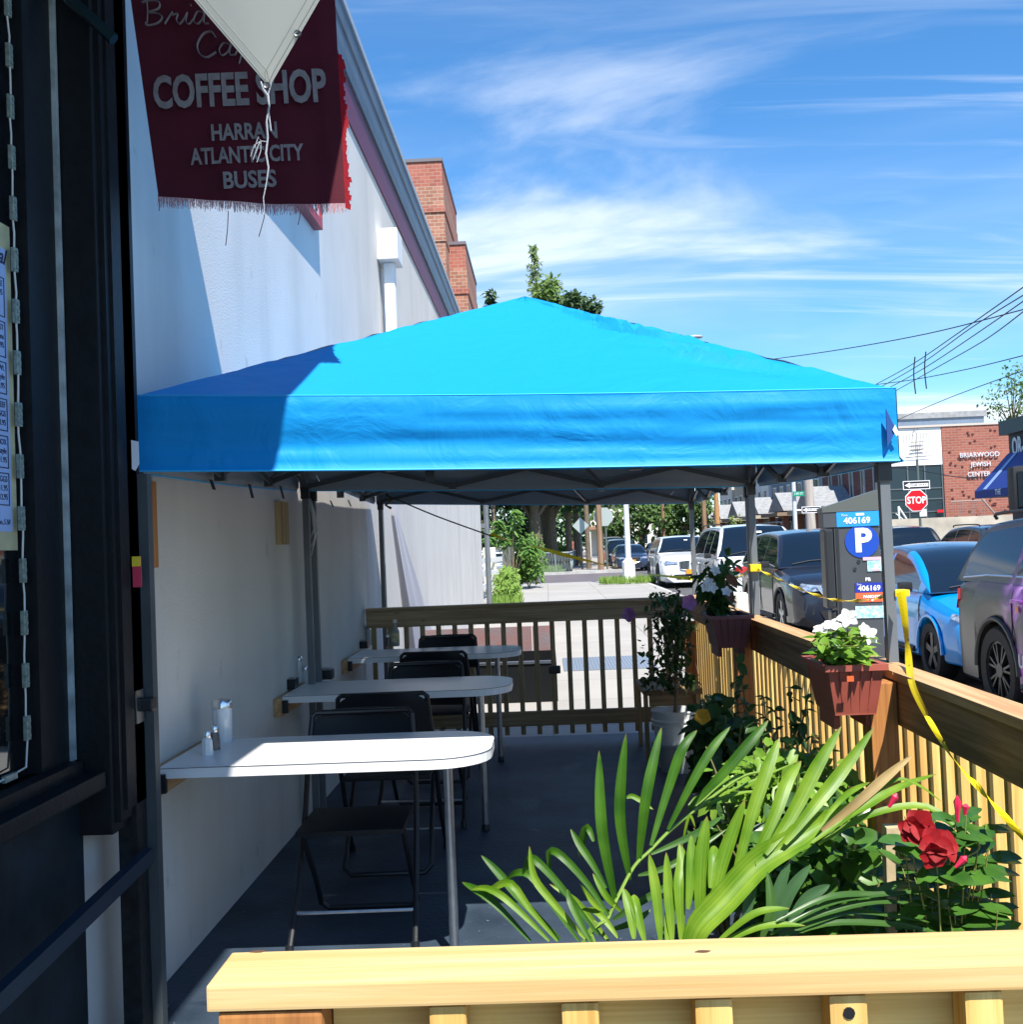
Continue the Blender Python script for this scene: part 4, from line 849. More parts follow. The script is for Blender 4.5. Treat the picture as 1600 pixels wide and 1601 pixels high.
def bloom(par, mn, colr, c, r, f, wid=.75, cup=.1):
    m = MB(); flower(m, c, r, 5, f, wid, cup); m.build('flower', mat(mn, colr, .7, trans=.3, var=.15, vscale=60), par, smooth=180)
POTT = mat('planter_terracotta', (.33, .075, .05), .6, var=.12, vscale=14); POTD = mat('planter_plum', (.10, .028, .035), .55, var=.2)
def rail_planter(label, c, wx, wy, m_, h=.17):
    """deck-rail trough straddling the cap rail; c = rim centre"""
    t = thing('rail_planter', label, 'planter', (c[0], c[1], c[2]-h)); x, y, z = c; tx, ty = wx*.36, wy*.40
    m = MB(); o = [(-wx/2, -wy/2), (wx/2, -wy/2), (wx/2, wy/2), (-wx/2, wy/2)]; i_ = [(-tx, -ty), (tx, -ty), (tx, ty), (-tx, ty)]
    for k in range(4):
        a, b = o[k], o[(k+1) % 4]; p, q = i_[k], i_[(k+1) % 4]
        m.quad((x+a[0]*.97, y+a[1]*.97, z), (x+b[0]*.97, y+b[1]*.97, z), (x+q[0], y+q[1], z-h), (x+p[0], y+p[1], z-h))
        m.quad((x+b[0]*.9, y+b[1]*.9, z), (x+a[0]*.9, y+a[1]*.9, z), (x+p[0]*.9, y+p[1]*.9, z-h+.01), (x+q[0]*.9, y+q[1]*.9, z-h+.01))
    m.box(x-tx, x+tx, y-ty, y+ty, z-h-.004, z-h+.004)
    for k in range(1, 5):                # fluting on the long faces
        u = -1+2*k/5; m.prism([(x+u*wx*.47-.002, y-wy*.487, z-.012), (x+u*wx*.47+.002, y-wy*.487, z-.012), (x+u*tx+.002, y-ty-.0005, z-h+.01), (x+u*tx-.002, y-ty-.0005, z-h+.01)], (0, -.002, 0))
    m.build('trough', m_, t)
    m = MB()
    for q in ((-wx/2-.008, wx/2+.008, -wy/2-.008, -wy/2+.012), (-wx/2-.008, wx/2+.008, wy/2-.012, wy/2+.008), (-wx/2-.008, -wx/2+.012, -wy/2+.013, wy/2-.013), (wx/2-.012, wx/2+.008, -wy/2+.013, wy/2-.013)): m.box(x+q[0], x+q[1], y+q[2], y+q[3], z-.008, z+.010)
    m.build('rim', m_, t)
    m = MB(); m.box(x-wx*.44, x+wx*.44, y-wy*.43, y+wy*.43, z-.03, z-.02); m.build('soil', mat('soil', (.03, .02, .014), .95, bump=.6, bscale=80), t)
    m = MB(); m.box(x+wx*.22, x+wx*.34, y-wy*.3, y+wy*.3, z-h-.045, z-h-.004); m.build('saddle_foot', m_, t)
    m = MB(); m.box(x-wx*.34, x-wx*.24, y-wy*.3, y+wy*.3, z-h-.05, z-h-.004); m.build('saddle_foot', m_, t)
    return t
p = at(1326, 1042, 3.40)
rp = rail_planter('reddish brown rail planter with a small orange tag near the right canopy leg', (p.x+.012, 3.50, p.z), .172, .30, POTT, .14)
m = MB(); q = at(1332, 1062, 3.305); m.box(q.x-.010, q.x+.010, 3.318, 3.3205, q.z-.008, q.z+.008); m.build('tag', mat('orange_tag', (.8, .12, .03), .5), rp)
pl = thing('white_flower_plant', 'light green plant with white flowers in the reddish rail planter', 'plant', (p.x, 3.50, p.z-.03))
m = MB(); base = V((p.x, 3.5, p.z-.03)); tips = []
for k in range(26):
    a = at(R(1270, 1370), R(985, 1035), R(3.3, 3.65)); tips.append(a)
tips += [at(1325, 965, 3.45), at(1350, 985, 3.5), at(1280, 1000, 3.4), at(1310, 975, 3.5)]
stems(m, base, tips, .003); m.build('stem', STEMM, pl)
m = MB()
for t in tips:
    for k in range(9):
        c = base.lerp(t, R(.45, 1)); d = (rnd_dir()+V((0, -.2, .2))).normalized(); L = R(.05, .075); m.leaf(c, c+V((d.x, d.y, d.z*.5))*L, L*.42, (R(-.3, .3), -.3, 1), .14, .1, 5)
m.build('foliage', LF_LIGHT, pl, smooth=180)
for x, y, Y, r, f in ((1326, 966, 3.4, .034, (-.3, -1, .5)), (1303, 979, 3.4, .032, (-.2, -1, 1.6)), (1288, 984, 3.42, .036, (-.6, -.6, 1.6)), (1357, 992, 3.45, .034, (.6, -1, .3)), (1350, 985, 3.4, .026, (.5, -1, .4))): bloom(pl, 'petal_white', (.80, .80, .77), at(x, y, Y), r, f)
p = at(1130, 962, 5.72)
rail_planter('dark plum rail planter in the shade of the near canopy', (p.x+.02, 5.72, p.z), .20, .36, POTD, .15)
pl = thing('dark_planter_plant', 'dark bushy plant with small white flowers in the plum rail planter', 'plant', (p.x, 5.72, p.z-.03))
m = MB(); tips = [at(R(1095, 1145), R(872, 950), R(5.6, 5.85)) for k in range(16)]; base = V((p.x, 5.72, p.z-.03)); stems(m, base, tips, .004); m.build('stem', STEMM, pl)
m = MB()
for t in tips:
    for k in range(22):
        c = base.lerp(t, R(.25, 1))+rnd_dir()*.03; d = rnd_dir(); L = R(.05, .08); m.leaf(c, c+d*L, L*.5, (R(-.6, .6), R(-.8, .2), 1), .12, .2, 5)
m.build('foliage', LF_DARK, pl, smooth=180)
for x, y in ((1108, 910), (1114, 918), (1102, 917), (1136, 925), (1118, 892)): bloom(pl, 'petal_bluish', (.6, .68, .75), at(x, y, 5.52), .030, (R(-.4, .4), -1, R(0, .6)))
m = MB(); m.leaf(at(1138, 898, 5.6), at(1153, 920, 5.55), .05, (0, -1, .4), .1, 0, 5); m.leaf(at(1135, 915, 5.6), at(1146, 945, 5.5), .05, (0, -1, .4), .1, 0, 5); m.build('brown_leaf', mat('brown_leaf', (.14, .06, .03), .6, trans=.2), pl)
# hibiscus in a white bucket
bk = thing('white_bucket', 'white plastic bucket holding the tall pink hibiscus', 'bucket', (.86, 8.0, 0)); BKM = mat('bucket_white', (.62, .66, .66), .45, var=.08)
c = (.80, 7.35, 0)
bk.location = c; ORG[bk.name] = V(c)
m = MB(); m.lathe([(.115, 0), (.118, .01), (.14, .27), (.15, .275), (.15, .285), (.142, .29), (.142, .30), (.155, .305), (.155, .315), (.146, .32), (.150, .36), (.156, .365), (.156, .375), (.145, .375), (.140, .36), (.13, .31)], c, 28); m.build('pail', BKM, bk, smooth=40)
m = MB(); m.lathe([(.13, .31), (.13, .32)], c, 20); m.build('soil', mat('soil', (.03, .02, .014)), bk)
hb = thing('hibiscus_shrub', 'tall slender hibiscus with two pink blooms in the white bucket', 'shrub', (.8, 7.35, .32))
top = at(1062, 925, 7.3); m = MB(); base = V((.8, 7.35, .32)); 
trunk = [base, at(1058, 1080, 7.35), at(1058, 1020, 7.35), at(1062, 960, 7.3), top]; m.tube(curve(trunk, 4), [.013]*6+[.009]*6+[.005]*5, 7)
tips = [at(983, 962, 7.1)]+[at(R(1005, 1095), R(925, 1070), R(7.05, 7.6)) for k in range(62)]
for t in tips: s0 = curve(trunk, 4)[random.randint(4, 14)]; m.tube([s0, (s0+t)/2+V((0, 0, .03)), t], [.004, .003, .0015], 4)
m.build('stem', mat('hib_bark', (.20, .14, .09), .8), hb)
m = MB()
for t in tips[1:]:
    s0 = V((trunk[2].x, t.y, t.z-.05))
    for k in range(15):
        c_ = s0.lerp(t, R(.25, 1))+rnd_dir()*.035; d = (rnd_dir()+V((0, 0, -.3))).normalized(); L = R(.04, .06); m.leaf(c_, c_+d*L, L*.55, (R(-.7, .7), R(-.7, .3), 1), .12, .2, 3)
for k in range(8): c_ = base.lerp(tips[0], R(.5, .98)); m.leaf(c_, c_+rnd_dir()*.05, .03, (0, 0, 1), .1, .1, 3)
m.build('foliage', LF_DARK, hb, smooth=180)
bloom(hb, 'petal_pink', (.36, .15, .34), at(984, 960, 7.05), .050, (-.3, -1, .2), 1.1); bloom(hb, 'petal_pink', (.36, .15, .34), at(1077, 941, 7.0), .055, (.2, -1, .1), 1.1)
# shaded shrub in grey pot with one yellow leaf/flower
gp = thing('grey_pot', 'shallow grey pot on the navy floor beside the white bucket', 'pot', (.72, 6.2, 0)); c = atZ(1052, 1205, 0); c = (c.x+.03, c.y, 0); gp.location = c; ORG[gp.name] = V(c)
m = MB(); m.lathe([(.10, 0), (.14, .17), (.155, .175), (.155, .19), (.14, .19), (.13, .16)], c, 24); m.build('bowl', mat('pot_grey', (.32, .36, .37), .5), gp, smooth=40)
def bush(name, label, cat, c, rad, n, L, W, m_, stem_to=None, twig=14, kinds=5, group=None):
    t = thing(name, label, cat, (c[0], c[1], max(0, c[2]-rad[2]-.2) if stem_to is None else stem_to), 0, group)
    m = MB(); b = V((c[0], c[1], t.location.z)); tips = [V(c)+V((R(-.8, .8)*rad[0], R(-.8, .8)*rad[1], R(-.3, .85)*rad[2])) for _ in range(twig)]; stems(m, b, tips, .006*max(1, rad[0]/.3)); m.build('stem', STEMM, t)
    m = MB(); cl = [V(c)+V((d.x*rad[0], d.y*rad[1], d.z*rad[2]))*R(.25, .75) for d in (rnd_dir() for _ in range(kinds*3))]
    for q in cl: scatter(m, q, [r_*R(.35, .5) for r_ in rad], n//len(cl), L, W, 3 if n > 1200 else 5, .2)
    m.build('foliage', m_, t, smooth=180); return t
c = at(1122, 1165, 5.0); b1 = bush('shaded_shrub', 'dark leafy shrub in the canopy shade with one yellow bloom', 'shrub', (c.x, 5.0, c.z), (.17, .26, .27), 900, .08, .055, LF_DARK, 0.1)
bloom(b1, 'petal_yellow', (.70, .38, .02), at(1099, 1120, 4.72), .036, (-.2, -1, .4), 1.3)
m = MB(); m.lathe([(.11, 0), (.15, .22), (.16, .23), (.145, .24), (.13, .2)], (c.x, 5.0, 0), 24); m.build('pot', mat('pot_black', (.02, .02, .022)), b1, smooth=40)
tw = thing('twiggy_shrub', 'thin twiggy shrub with sparse leaves rising against the bright pickets', 'shrub', (.93, 4.3, .1)); m = MB(); ml = MB()
b = V((.9, 4.3, .1))
for (x, y) in ((1236, 1075), (1262, 1095), (1212, 1110), (1250, 1130), (1155, 1038), (1195, 1090), (1228, 1160), (1180, 1120), (1150, 1065), (1270, 1150), (1205, 1180), (1165, 1100)):
    t = at(x, y, R(4.1, 4.6)); P = curve([b, b.lerp(t, .5)+V((R(-.03, .03), 0, .05)), t], 6); m.tube(P, [.004]*3+[.0028]*10, 4)
    for p in P[4:]:
        for k in range(3): d = (rnd_dir()+V((0, 0, -.2))).normalized(); L = R(.035, .06); ml.leaf(p, p+d*L, L*.6, (R(-.7, .7), R(-.7, .3), 1), .12, .2, 5)
m.build('stem', mat('twig', (.12, .10, .04), .8), tw); ml.build('foliage', LF_DARK, tw, smooth=180)
c = at(1225, 1255, 3.55); bush('lime_shrub', 'bright lime green leafy shrub in the sun behind the palm', 'shrub', (c.x, 3.6, c.z-.04), (.28, .26, .28), 1500, .058, .032, LF_LIGHT, .05)
c = at(1130, 1300, 3.9); bush('small_shrub', 'low light green plant between the palm and the shaded shrub', 'shrub', (c.x, 3.9, c.z-.1), (.16, .2, .18), 300, .07, .045, LF_MID, .05)
c = at(1300, 1400, 2.75); bush('coleus_plant', 'dense dark green plant behind the palm with patches of sun', 'plant', (c.x, 2.85, c.z-.02), (.24, .22, .24), 800, .075, .05, LF_MID, .05)
c = at(1300, 1330, 3.1); bush('dark_shrub', 'dark glossy leafed shrub between the wooden stake and the palm', 'shrub', (c.x, 3.2, c.z-.1), (.26, .2, .26), 700, .09, .05, LF_DARK, .05)
# mandevilla
mv = thing('mandevilla_plant', 'glossy leafed plant with red trumpet flowers against the side fence', 'plant', (.85, 2.5, 0))
m = MB(); m.lathe([(.11, 0), (.14, .24), (.15, .25), (.15, .265), (.135, .265), (.125, .23)], (.85, 2.5, 0), 24); m.build('pot', POTT, mv, smooth=40)
m = MB(); b = V((.85, 2.5, .25)); tips = [at(R(1375, 1555), R(1270, 1460), R(2.35, 2.7)) for _ in range(34)]+[at(1497, 1262, 2.4), at(1511, 1275, 2.4), at(1560, 1425, 2.35), at(1530, 1320, 2.4)]; 
for t in tips: t.x = min(t.x, 1.03)
stems(m, b, tips, .003); m.tube(curve([at(1500, 1345, 2.4), at(1528, 1330, 2.4), at(1530, 1318, 2.4), at(1512, 1300, 2.4)], 5), .002, 4); m.build('stem', mat('vine', (.30, .30, .08), .6), mv)
m = MB()
for t in tips:
    for k in range(3):
        c_ = b.lerp(t, R(.55, .98))+rnd_dir()*.02
        for s_ in (-1, 1): d = V((R(.4, 1)*s_, R(-.6, .6), R(-.2, .5))).normalized(); L = R(.065, .10); m.leaf(c_, c_+d*L, L*.45, (R(-.35, .35), -.45, 1), .10, .15, 6)
m.build('foliage', leafmat('leaf_glossy', (.015, .065, .012), (.09, .22, .03), .22, .2), mv, smooth=180)
for x, y, Y, r, f in ((1438, 1288, 2.30, .034, (-.3, -1, .5)), (1462, 1318, 2.26, .036, (-.1, -1, .4)), (1475, 1322, 2.28, .034, (.6, -1, .5)), (1428, 1296, 2.30, .03, (-.7, -1, .2)), (1457, 1333, 2.25, .030, (0, -1, -.2))): bloom(mv, 'petal_red', (.34, .003, .008), at(x, y, Y), r, f, 1.05, .2)
m = MB()
for x0, y0, x1, y1 in ((1498, 1285, 1497, 1243), (1509, 1274, 1511, 1256), (1390, 1262, 1403, 1240), (1478, 1345, 1479, 1330), (1488, 1345, 1487, 1335), (1494, 1356, 1512, 1338)):
    a, b_ = at(x0, y0, 2.36), at(x1, y1, 2.36); m.tube([a, a.lerp(b_, .5), a.lerp(b_, .75), b_], [.003, .006, .008, .001], 6)
m.build('bud', mat('bud_red', (.65, .02, .08), .45), mv, smooth=True)
m = MB(); a = at(1389, 1290, 2.52); b_ = at(1395, 1500, 2.52); m.sq(b_, a, .028, .02); m.box(a.x-.01, a.x+.13, 2.50, 2.535, a.z-.032, a.z+.0, bev=.002); solo('wooden_stake', m, mat('stake_wood', (.45, .36, .22), .8, var=.3, vscale=20), 'pale wooden stake with crosspiece beside the red flowers', 'stake', loc=b_)
# ================================================================== cars
GL = mat('car_glass', (.006, .012, .022), .04, spec=.55)
TRIM = mat('car_trim', (.012, .012, .013), .55); TYRE = mat('tyre', (.018, .018, .018), .8); RIM = mat('rim_silver', (.5, .52, .54), .3, metal=.9); RIMD = mat('rim_dark', (.05, .05, .055), .35, metal=.6)
LAMP = mat('headlamp', (.45, .5, .55), .06, metal=.6, spec=1, coat=1, var=.7, vscale=22); TAIL = mat('tail_lamp', (.45, .01, .012), .15, coat=1); PLATE = mat('plate_orange', (.75, .30, .02), .5); SEAT_IN = mat('seat_beige', (.38, .38, .33), .7)
def paint(name, c, metal=.3, rough=.28): return mat('paint_'+name, c, rough, metal=metal, coat=.8)
def lerpt(tab, y):
    if y <= tab[0][0]: return tab[0][1]
    for (a, p), (b, q) in zip(tab, tab[1:]):
        if y <= b:
            t = (y-a)/(b-a); return p+(q-p)*t
    return tab[-1][1]
def car(name, label, loc, rz, pm, L=4.7, W=1.85, H=1.7, hood=1.02, belt=1.12, cowl=1.25, wtop=2.05, rtop=4.25, rbelt=4.62, wr=.36, rim=RIM, spokes=5, grille='wide', roofm=None, rails=False, detail=True, lower=None, group='cars parked along the kerb', plate=True, wheels=(.88, None), face=None):
    """local frame: nose at y=-L/2, kerb-side at -x; distances along the car are measured from the nose"""
    t = local(thing(name, label, 'car', loc, rz, group)); h = W/2; f = -L/2; wy = (f+wheels[0], f+(wheels[1] or L-.85)); RA = wr+.055
    roofm = roofm or pm; lower = lower or TRIM
    topt = [(0, hood*.62), (.04, hood*.74), (.12, hood*.84), (.25, hood*.905), (.45, hood*.95), (cowl-.1, hood+.03), (cowl+.25, belt), (rbelt-.15, belt+.03), (L-.12, belt-.02), (L-.03, belt-.10), (L, belt-.22)]
    plan = [(0, .80), (.06, .87), (.18, .94), (.45, .985), (.8, 1), (L-.7, 1), (L-.2, .96), (L-.04, .90), (L, .84)]
    ys = sorted(set([0, .02, .05, .1, .18, .3, .45, L-.45, L-.3, L-.18, L-.1, L-.04, L]+[i*.2 for i in range(int(L/.2)+1)]+[w_-f+RA*cos(a*pi/14) for w_ in wy for a in range(15)]+[w_-f+s_*(RA+.012) for w_ in wy for s_ in (-1, 1)]))
    m = MB(); rows = []
    for yy in ys:
        y = f+yy; zt = lerpt(topt, yy); hw = h*lerpt(plan, yy); zb = .24+(.10 if yy < .08 or yy > L-.08 else 0)
        for w_ in wy:
            d = y-w_
            if abs(d) < RA: zb = max(zb, wr+sqrt(RA*RA-d*d))
        sh = zt-.10; mid = zb+(sh-zb)*.5
        half = [(0, .2 if zb < .4 else zb), (.70, .2 if zb < .4 else zb), (.955, zb), (.985, zb+.03), (1.0, mid), (.995, sh-.06), (.965, sh+.02), (.90, zt-.012), (.72, zt+.012), (.35, zt+.03), (0, zt+.036)]
        ring = [(-hw*a, y, z) for a, z in half[::-1]]+[(hw*a, y, z) for a, z in half[1:]]
        rows.append(ring)
    m.grid(rows); m.bm.faces.new([v for v in [m.bm.verts.new(V(p)) for p in rows[0]]]); m.bm.faces.new([m.bm.verts.new(V(p)) for p in rows[-1][::-1]])
    bmesh.ops.remove_doubles(m.bm, verts=m.bm.verts, dist=.0008); bmesh.ops.recalc_face_normals(m.bm, faces=m.bm.faces); body = m.build('body', pm, t, smooth=38)
    m = MB(); m.box(-h*.66, h*.66, f+.25, -f-.25, .17, hood-.12); m.build('chassis', TRIM, t)
    # greenhouse: one smooth shell, cut into roof, pillars and panes
    bw, tw = h*.93, h*.70; zr = H-.07; zb0 = belt-.03
    A, B, D, E_ = (f+cowl, zb0), (f+wtop, zr), (f+rtop, zr), (f+rbelt, zb0)
    def zt_(y):
        if y <= B[0]: t_ = (y-A[0])/(B[0]-A[0]); return zb0+(zr-zb0)*(1-(1-t_)**1.45)
        if y >= D[0]: t_ = (E_[0]-y)/(E_[0]-D[0]); return zb0+(zr-zb0)*(1-(1-max(0, t_))**1.7)
        t_ = (y-B[0])/(D[0]-B[0]); return zr+.055*sin(pi*(.0+t_))**.9
    def wz(z): return bw+(tw-bw)*min(1, max(0, (z-zb0)/(zr-zb0)))**1.2
    NS, NC, NT = 7, 3, 9
    def section(y):
        z1 = zt_(y); hh = max(.0005, z1-zb0); rc = min(.10, hh*.45); P = []
        for k in range(NS+1): z = zb0+(hh-rc)*k/NS; P.append((wz(z), z))
        ws_ = wz(z1-rc)
        for k in range(1, NC+1): a = k/NC*pi/2; P.append((ws_-rc*(1-cos(a))*.9, z1-rc+rc*sin(a)*.80))
        xe = P[-1][0]; ze = P[-1][1]
        for k in range(1, NT+1): x = xe*(1-k/NT); P.append((x, ze+(z1-ze+.012)*(1-(x/xe)**2) if xe > 0 else z1))
        return P
    cuts = ((cowl+.34, wtop+.50), (wtop+.56, wtop+1.42), (wtop+1.49, rtop+.22)) if L > 4.3 and H > 1.55 else ((cowl+.40, wtop+.42), (wtop+.50, rtop+.10))
    yl = sorted(set([round(v_, 4) for v_ in [cowl+(rbelt-cowl)*k/44 for k in range(45)]+[c_ for cc_ in cuts for c_ in cc_]+[wtop+.04, rtop-.02, cowl+.02]]))
    secs = [section(f+v_) for v_ in yl]; groups = {}
    def put(key, q): groups.setdefault(key, []).append(q)
    for a_ in range(len(yl)-1):
        ym = (yl[a_]+yl[a_+1])/2
        for b_ in range(NS+NC+NT):
            for s_ in (-1, 1):
                q = [(s_*secs[a_][b_][0], f+yl[a_], secs[a_][b_][1]), (s_*secs[a_+1][b_][0], f+yl[a_+1], secs[a_+1][b_][1]), (s_*secs[a_+1][b_+1][0], f+yl[a_+1], secs[a_+1][b_+1][1]), (s_*secs[a_][b_+1][0], f+yl[a_], secs[a_][b_+1][1])]
                if s_ < 0: q = q[::-1]
                key = 'cabin'
                if b_ < NS:
                    if 0 < b_ < NS and zt_(f+ym)-zb0 > .10:
                        for n_, (c0, c1_) in enumerate(cuts):
                            if c0 < ym < c1_: key = ('side_window', s_, n_)
                elif b_ >= NS+NC:
                    if ym < wtop+.04 and ym > cowl+.02: key = 'windshield' if b_ >= NS+NC+0 else 'cabin'
                    elif ym > rtop-.02: key = 'rear_window' if b_ >= NS+NC+1 else 'cabin'
                    else: key = 'roof'
                elif wtop < ym < rtop: key = 'roof'
                put(key, q)
    for key, qs in groups.items():
        m = MB()
        for q in qs: m.quad(*q)
        bmesh.ops.remove_doubles(m.bm, verts=m.bm.verts, dist=.0006)
        nm = key if isinstance(key, str) else key[0]; o_ = m.build(nm, {'cabin': pm, 'roof': roofm}.get(nm, GL), t, smooth=60)
        if nm == 'windshield': wsh = o_
    if detail:
        def wp(x, v, up=.012): y = A[0]+(B[0]-A[0])*v; P = section(y); xe = P[NS+NC][0]; ze = P[NS+NC][1]; return V((x*xe, y-.01, ze+(P[-1][1]-ze)*(1-x*x)+up))
        mm = MB(); mm.quad(wp(.05, .62), wp(.22, .62), wp(.22, .68), wp(.05, .68)); mm.build('glass_sticker', WHITEP, wsh)
        for x0, x1 in ((-.75, -.05), (0, .7)): mm = MB(); mm.tube([wp(x0, .06), wp((x0+x1)/2, .11), wp(x1, .12)], .008, 4); mm.build('wiper', TRIM, wsh)
        for s_ in (-1, 1):
            for c0, c1_ in cuts:
                mm = MB(); P = [(s_*(section(f+y)[1][0]+.003), f+y, section(f+y)[1][1]) for y in (c0, (c0+c1_)/2, c1_)]; mm.tube(P, .008, 4); mm.build('window_trim', CHROME, t)
    # wheels
    for w_ in wy:
        for s_ in (-1, 1):
            c = (s_*(h-.115), w_, wr); m = MB(); m.lathe([(wr*.66, -.10), (wr*.93, -.105), (wr, -.07), (wr, .07), (wr*.93, .105), (wr*.66, .10), (wr*.66, -.10)], c, 26, 'x', cap=False); wh = m.build('wheel', TYRE, t, smooth=40)
            m = MB(); x = s_*(h-.03); m.lathe([(wr*.60, -.012), (wr*.66, -.0), (wr*.66, .012), (wr*.60, .012)][:4], (x-s_*.02, w_, wr), 22, 'x') if False else None
            m = MB(); ring = []
            for k in range(spokes):
                a = 2*pi*k/spokes+.3; d = V((0, cos(a), sin(a))); e = V((0, -sin(a), cos(a))); c0 = V((x-s_*.015, w_, wr))
                if grille == 'split': 
                    for q in (-.16, .16): m.sq(c0+d*wr*.1, c0+(d+e*q)*wr*.64, .02, wr*.07, up=(s_, 0, 0))
                else: m.sq(c0+d*wr*.08, c0+d*wr*.64, wr*.17, .02, up=(s_, 0, 0)) if False else m.prism([c0+d*wr*.08-e*wr*.09, c0+d*wr*.64-e*wr*.12, c0+d*wr*.64+e*wr*.12, c0+d*wr*.08+e*wr*.09], (s_*.014, 0, 0))
            m.lathe([(.03, -.01), (wr*.17, -.01), (wr*.17, .01), (.03, .016)], (x-s_*.008, w_, wr), 12, 'x')
            prof = [(wr*.61, -.05), (wr*.67, -.05), (wr*.67, .0), (wr*.61, .0)]; R0 = []
            n = 24; cc_ = V((x, w_, wr))
            for k in range(n):
                a0, a1 = 2*pi*k/n, 2*pi*(k+1)/n
                for ra, rb, xa, xb in ((.61, .675, 0, 0), (.61, .61, 0, -.06)):
                    m.quad(*[cc_+V((s_*xx*1.0, cos(aa)*rr*wr, sin(aa)*rr*wr)) for aa, rr, xx in ((a0, ra, xa), (a1, ra, xa), (a1, rb, xb), (a0, rb, xb))])
            m.build('rim', rim, wh)
            m = MB(); m.prism(disc((x-s_*.05, w_, wr), wr*.62, (1, 0, 0), 20), (s_*.004, 0, 0)); m.build('brake_disc', TRIM, wh)
    # lamps and face
    hz = hood*.78
    for s_ in (-1, 1):
        m = MB(); P = [(s_*h*.42, f-.005, hz-.045), (s_*h*.80, f+.02, hz-.06), (s_*h*.955, f+.30, hz+.05), (s_*h*.90, f+.36, hz+.09), (s_*h*.70, f+.05, hz+.055), (s_*h*.42, f+.01, hz+.02)]
        m.prism([V(p)+V((s_*.012, -.012, .0)) for p in P], (-s_*.03, .05, 0)); m.build('headlight', LAMP, t)
        m = MB(); P = [(s_*h*.62, -f+.006, belt-.30), (s_*h*.90, -f-.03, belt-.30), (s_*h*.98, -f-.28, belt-.20), (s_*h*.96, -f-.25, belt-.10), (s_*h*.86, -f+.0, belt-.12), (s_*h*.60, -f+.01, belt-.2)]
        m.prism([V(p)+V((s_*.012, .012, 0)) for p in P], (-s_*.03, -.05, 0)); m.build('tail_lamp', TAIL, t)
        m = MB(); mx_ = f+cowl+.42; m.box(s_*h*1.00, s_*(h*1.0+.15), mx_-.05, mx_+.05, belt-.02, belt+.09, bev=.03) if s_ > 0 else m.box(s_*(h+.15), s_*h, mx_-.05, mx_+.05, belt-.02, belt+.09, bev=.03); m.build('mirror', TRIM, t, smooth=40)
        if detail:
            for q in (1.95, 2.95):
                m = MB(); y = f+q+.42; m.box(min(s_*h*.992, s_*(h+.03)), max(s_*h*.992, s_*(h+.03)), y, y+.19, belt-.17, belt-.14, bev=.008); m.build('door_handle', pm, t)
            m = MB()
            for q in (cowl+.22, cowl+1.28, cowl+2.25):
                m.tube([(s_*h*1.001, f+q, .36), (s_*h*1.004, f+q, .66), (s_*h*.999, f+q, belt-.16), (s_*h*.962, f+q+.02, belt-.06)], .006, 4)
            m.tube([(s_*h*.99, f+wheels[0]+RA+.1, .31), (s_*h*.99, wy[1]-RA-.08, .31)], .035, 6)
            m.build('door_seam', TRIM, t)
            for w_ in wy: m = MB(); m.tube([(s_*h*.992, w_+(RA+.005)*cos(a*pi/14), wr+(RA+.005)*sin(a*pi/14)) for a in range(15)], .022, 6); m.build('arch_trim', lower, t, smooth=True)
    m = MB(); gz0, gz1 = hood*.52, hood*.80
    if grille == 'wide' or grille == 'split':
        m.prism([(-h*.50, f-.012, gz1), (h*.50, f-.012, gz1), (h*.22, f-.03, gz0), (-h*.22, f-.03, gz0)], (0, .06, 0)); m.build('grille', TRIM, t)
        m = MB(); m.tube([(-h*.56, f-.012, gz1+.0), (-h*.36, f-.03, gz0), (-h*.12, f-.05, gz0-.03), (h*.12, f-.05, gz0-.03), (h*.36, f-.03, gz0), (h*.56, f-.012, gz1+.0)], .022, 6); m.build('grille_trim', CHROME, t)
    elif grille == 'twin':
        for s_ in (-1, 1):
            mm = MB(); mm.prism([(s_*.03, f-.02, gz1+.02), (s_*h*.36, f-.0, gz1+.0), (s_*h*.34, f-.02, gz0+.05), (s_*.06, f-.03, gz0+.02)], (0, .06, 0)); g = mm.build('grille', TRIM, t)
            mm = MB()
            for k in range(7): xx = s_*(.05+k*.043); mm.sq((xx, f-.025, gz0+.05), (xx, f-.02, gz1), .008)
            mm.tube([(s_*.03, f-.025, gz1+.02), (s_*h*.36, f-.005, gz1), (s_*h*.34, f-.025, gz0+.05), (s_*.06, f-.035, gz0+.02), (s_*.03, f-.025, gz1+.02)], .012, 5); mm.build('grille_slats', CHROME, g)
    else:
        m.prism([(-h*.5, f-.01, hood*.72), (h*.5, f-.01, hood*.72), (h*.42, f-.02, hood*.66), (-h*.42, f-.02, hood*.66)], (0, .05, 0)); m.build('grille', TRIM, t)
    m = MB(); m.prism([(-h*.55, f-.012, .46), (h*.55, f-.012, .46), (h*.45, f-.018, .30), (-h*.45, f-.018, .30)], (0, .05, 0)); m.build('lower_intake', TRIM, t)
    for s_ in (-1, 1): m = MB(); m.prism([(s_*h*.62, f-.005, .50), (s_*h*.86, f+.05, .54), (s_*h*.84, f+.04, .40), (s_*h*.64, f-.008, .40)], (0, .06, 0)); m.build('fog_recess', TRIM, t)
    m = MB(); m.box(-.15, .15, f-.055, f-.045, .47, .62); m.box(-.15, .15, -f+.02, -f+.03, .62, .77); m.build('number_plate', PLATE, t)
    m = MB(); m.box(-h*.5, h*.5, -f-.02, -f+.012, .36, .48); m.build('rear_bumper_trim', TRIM, t)
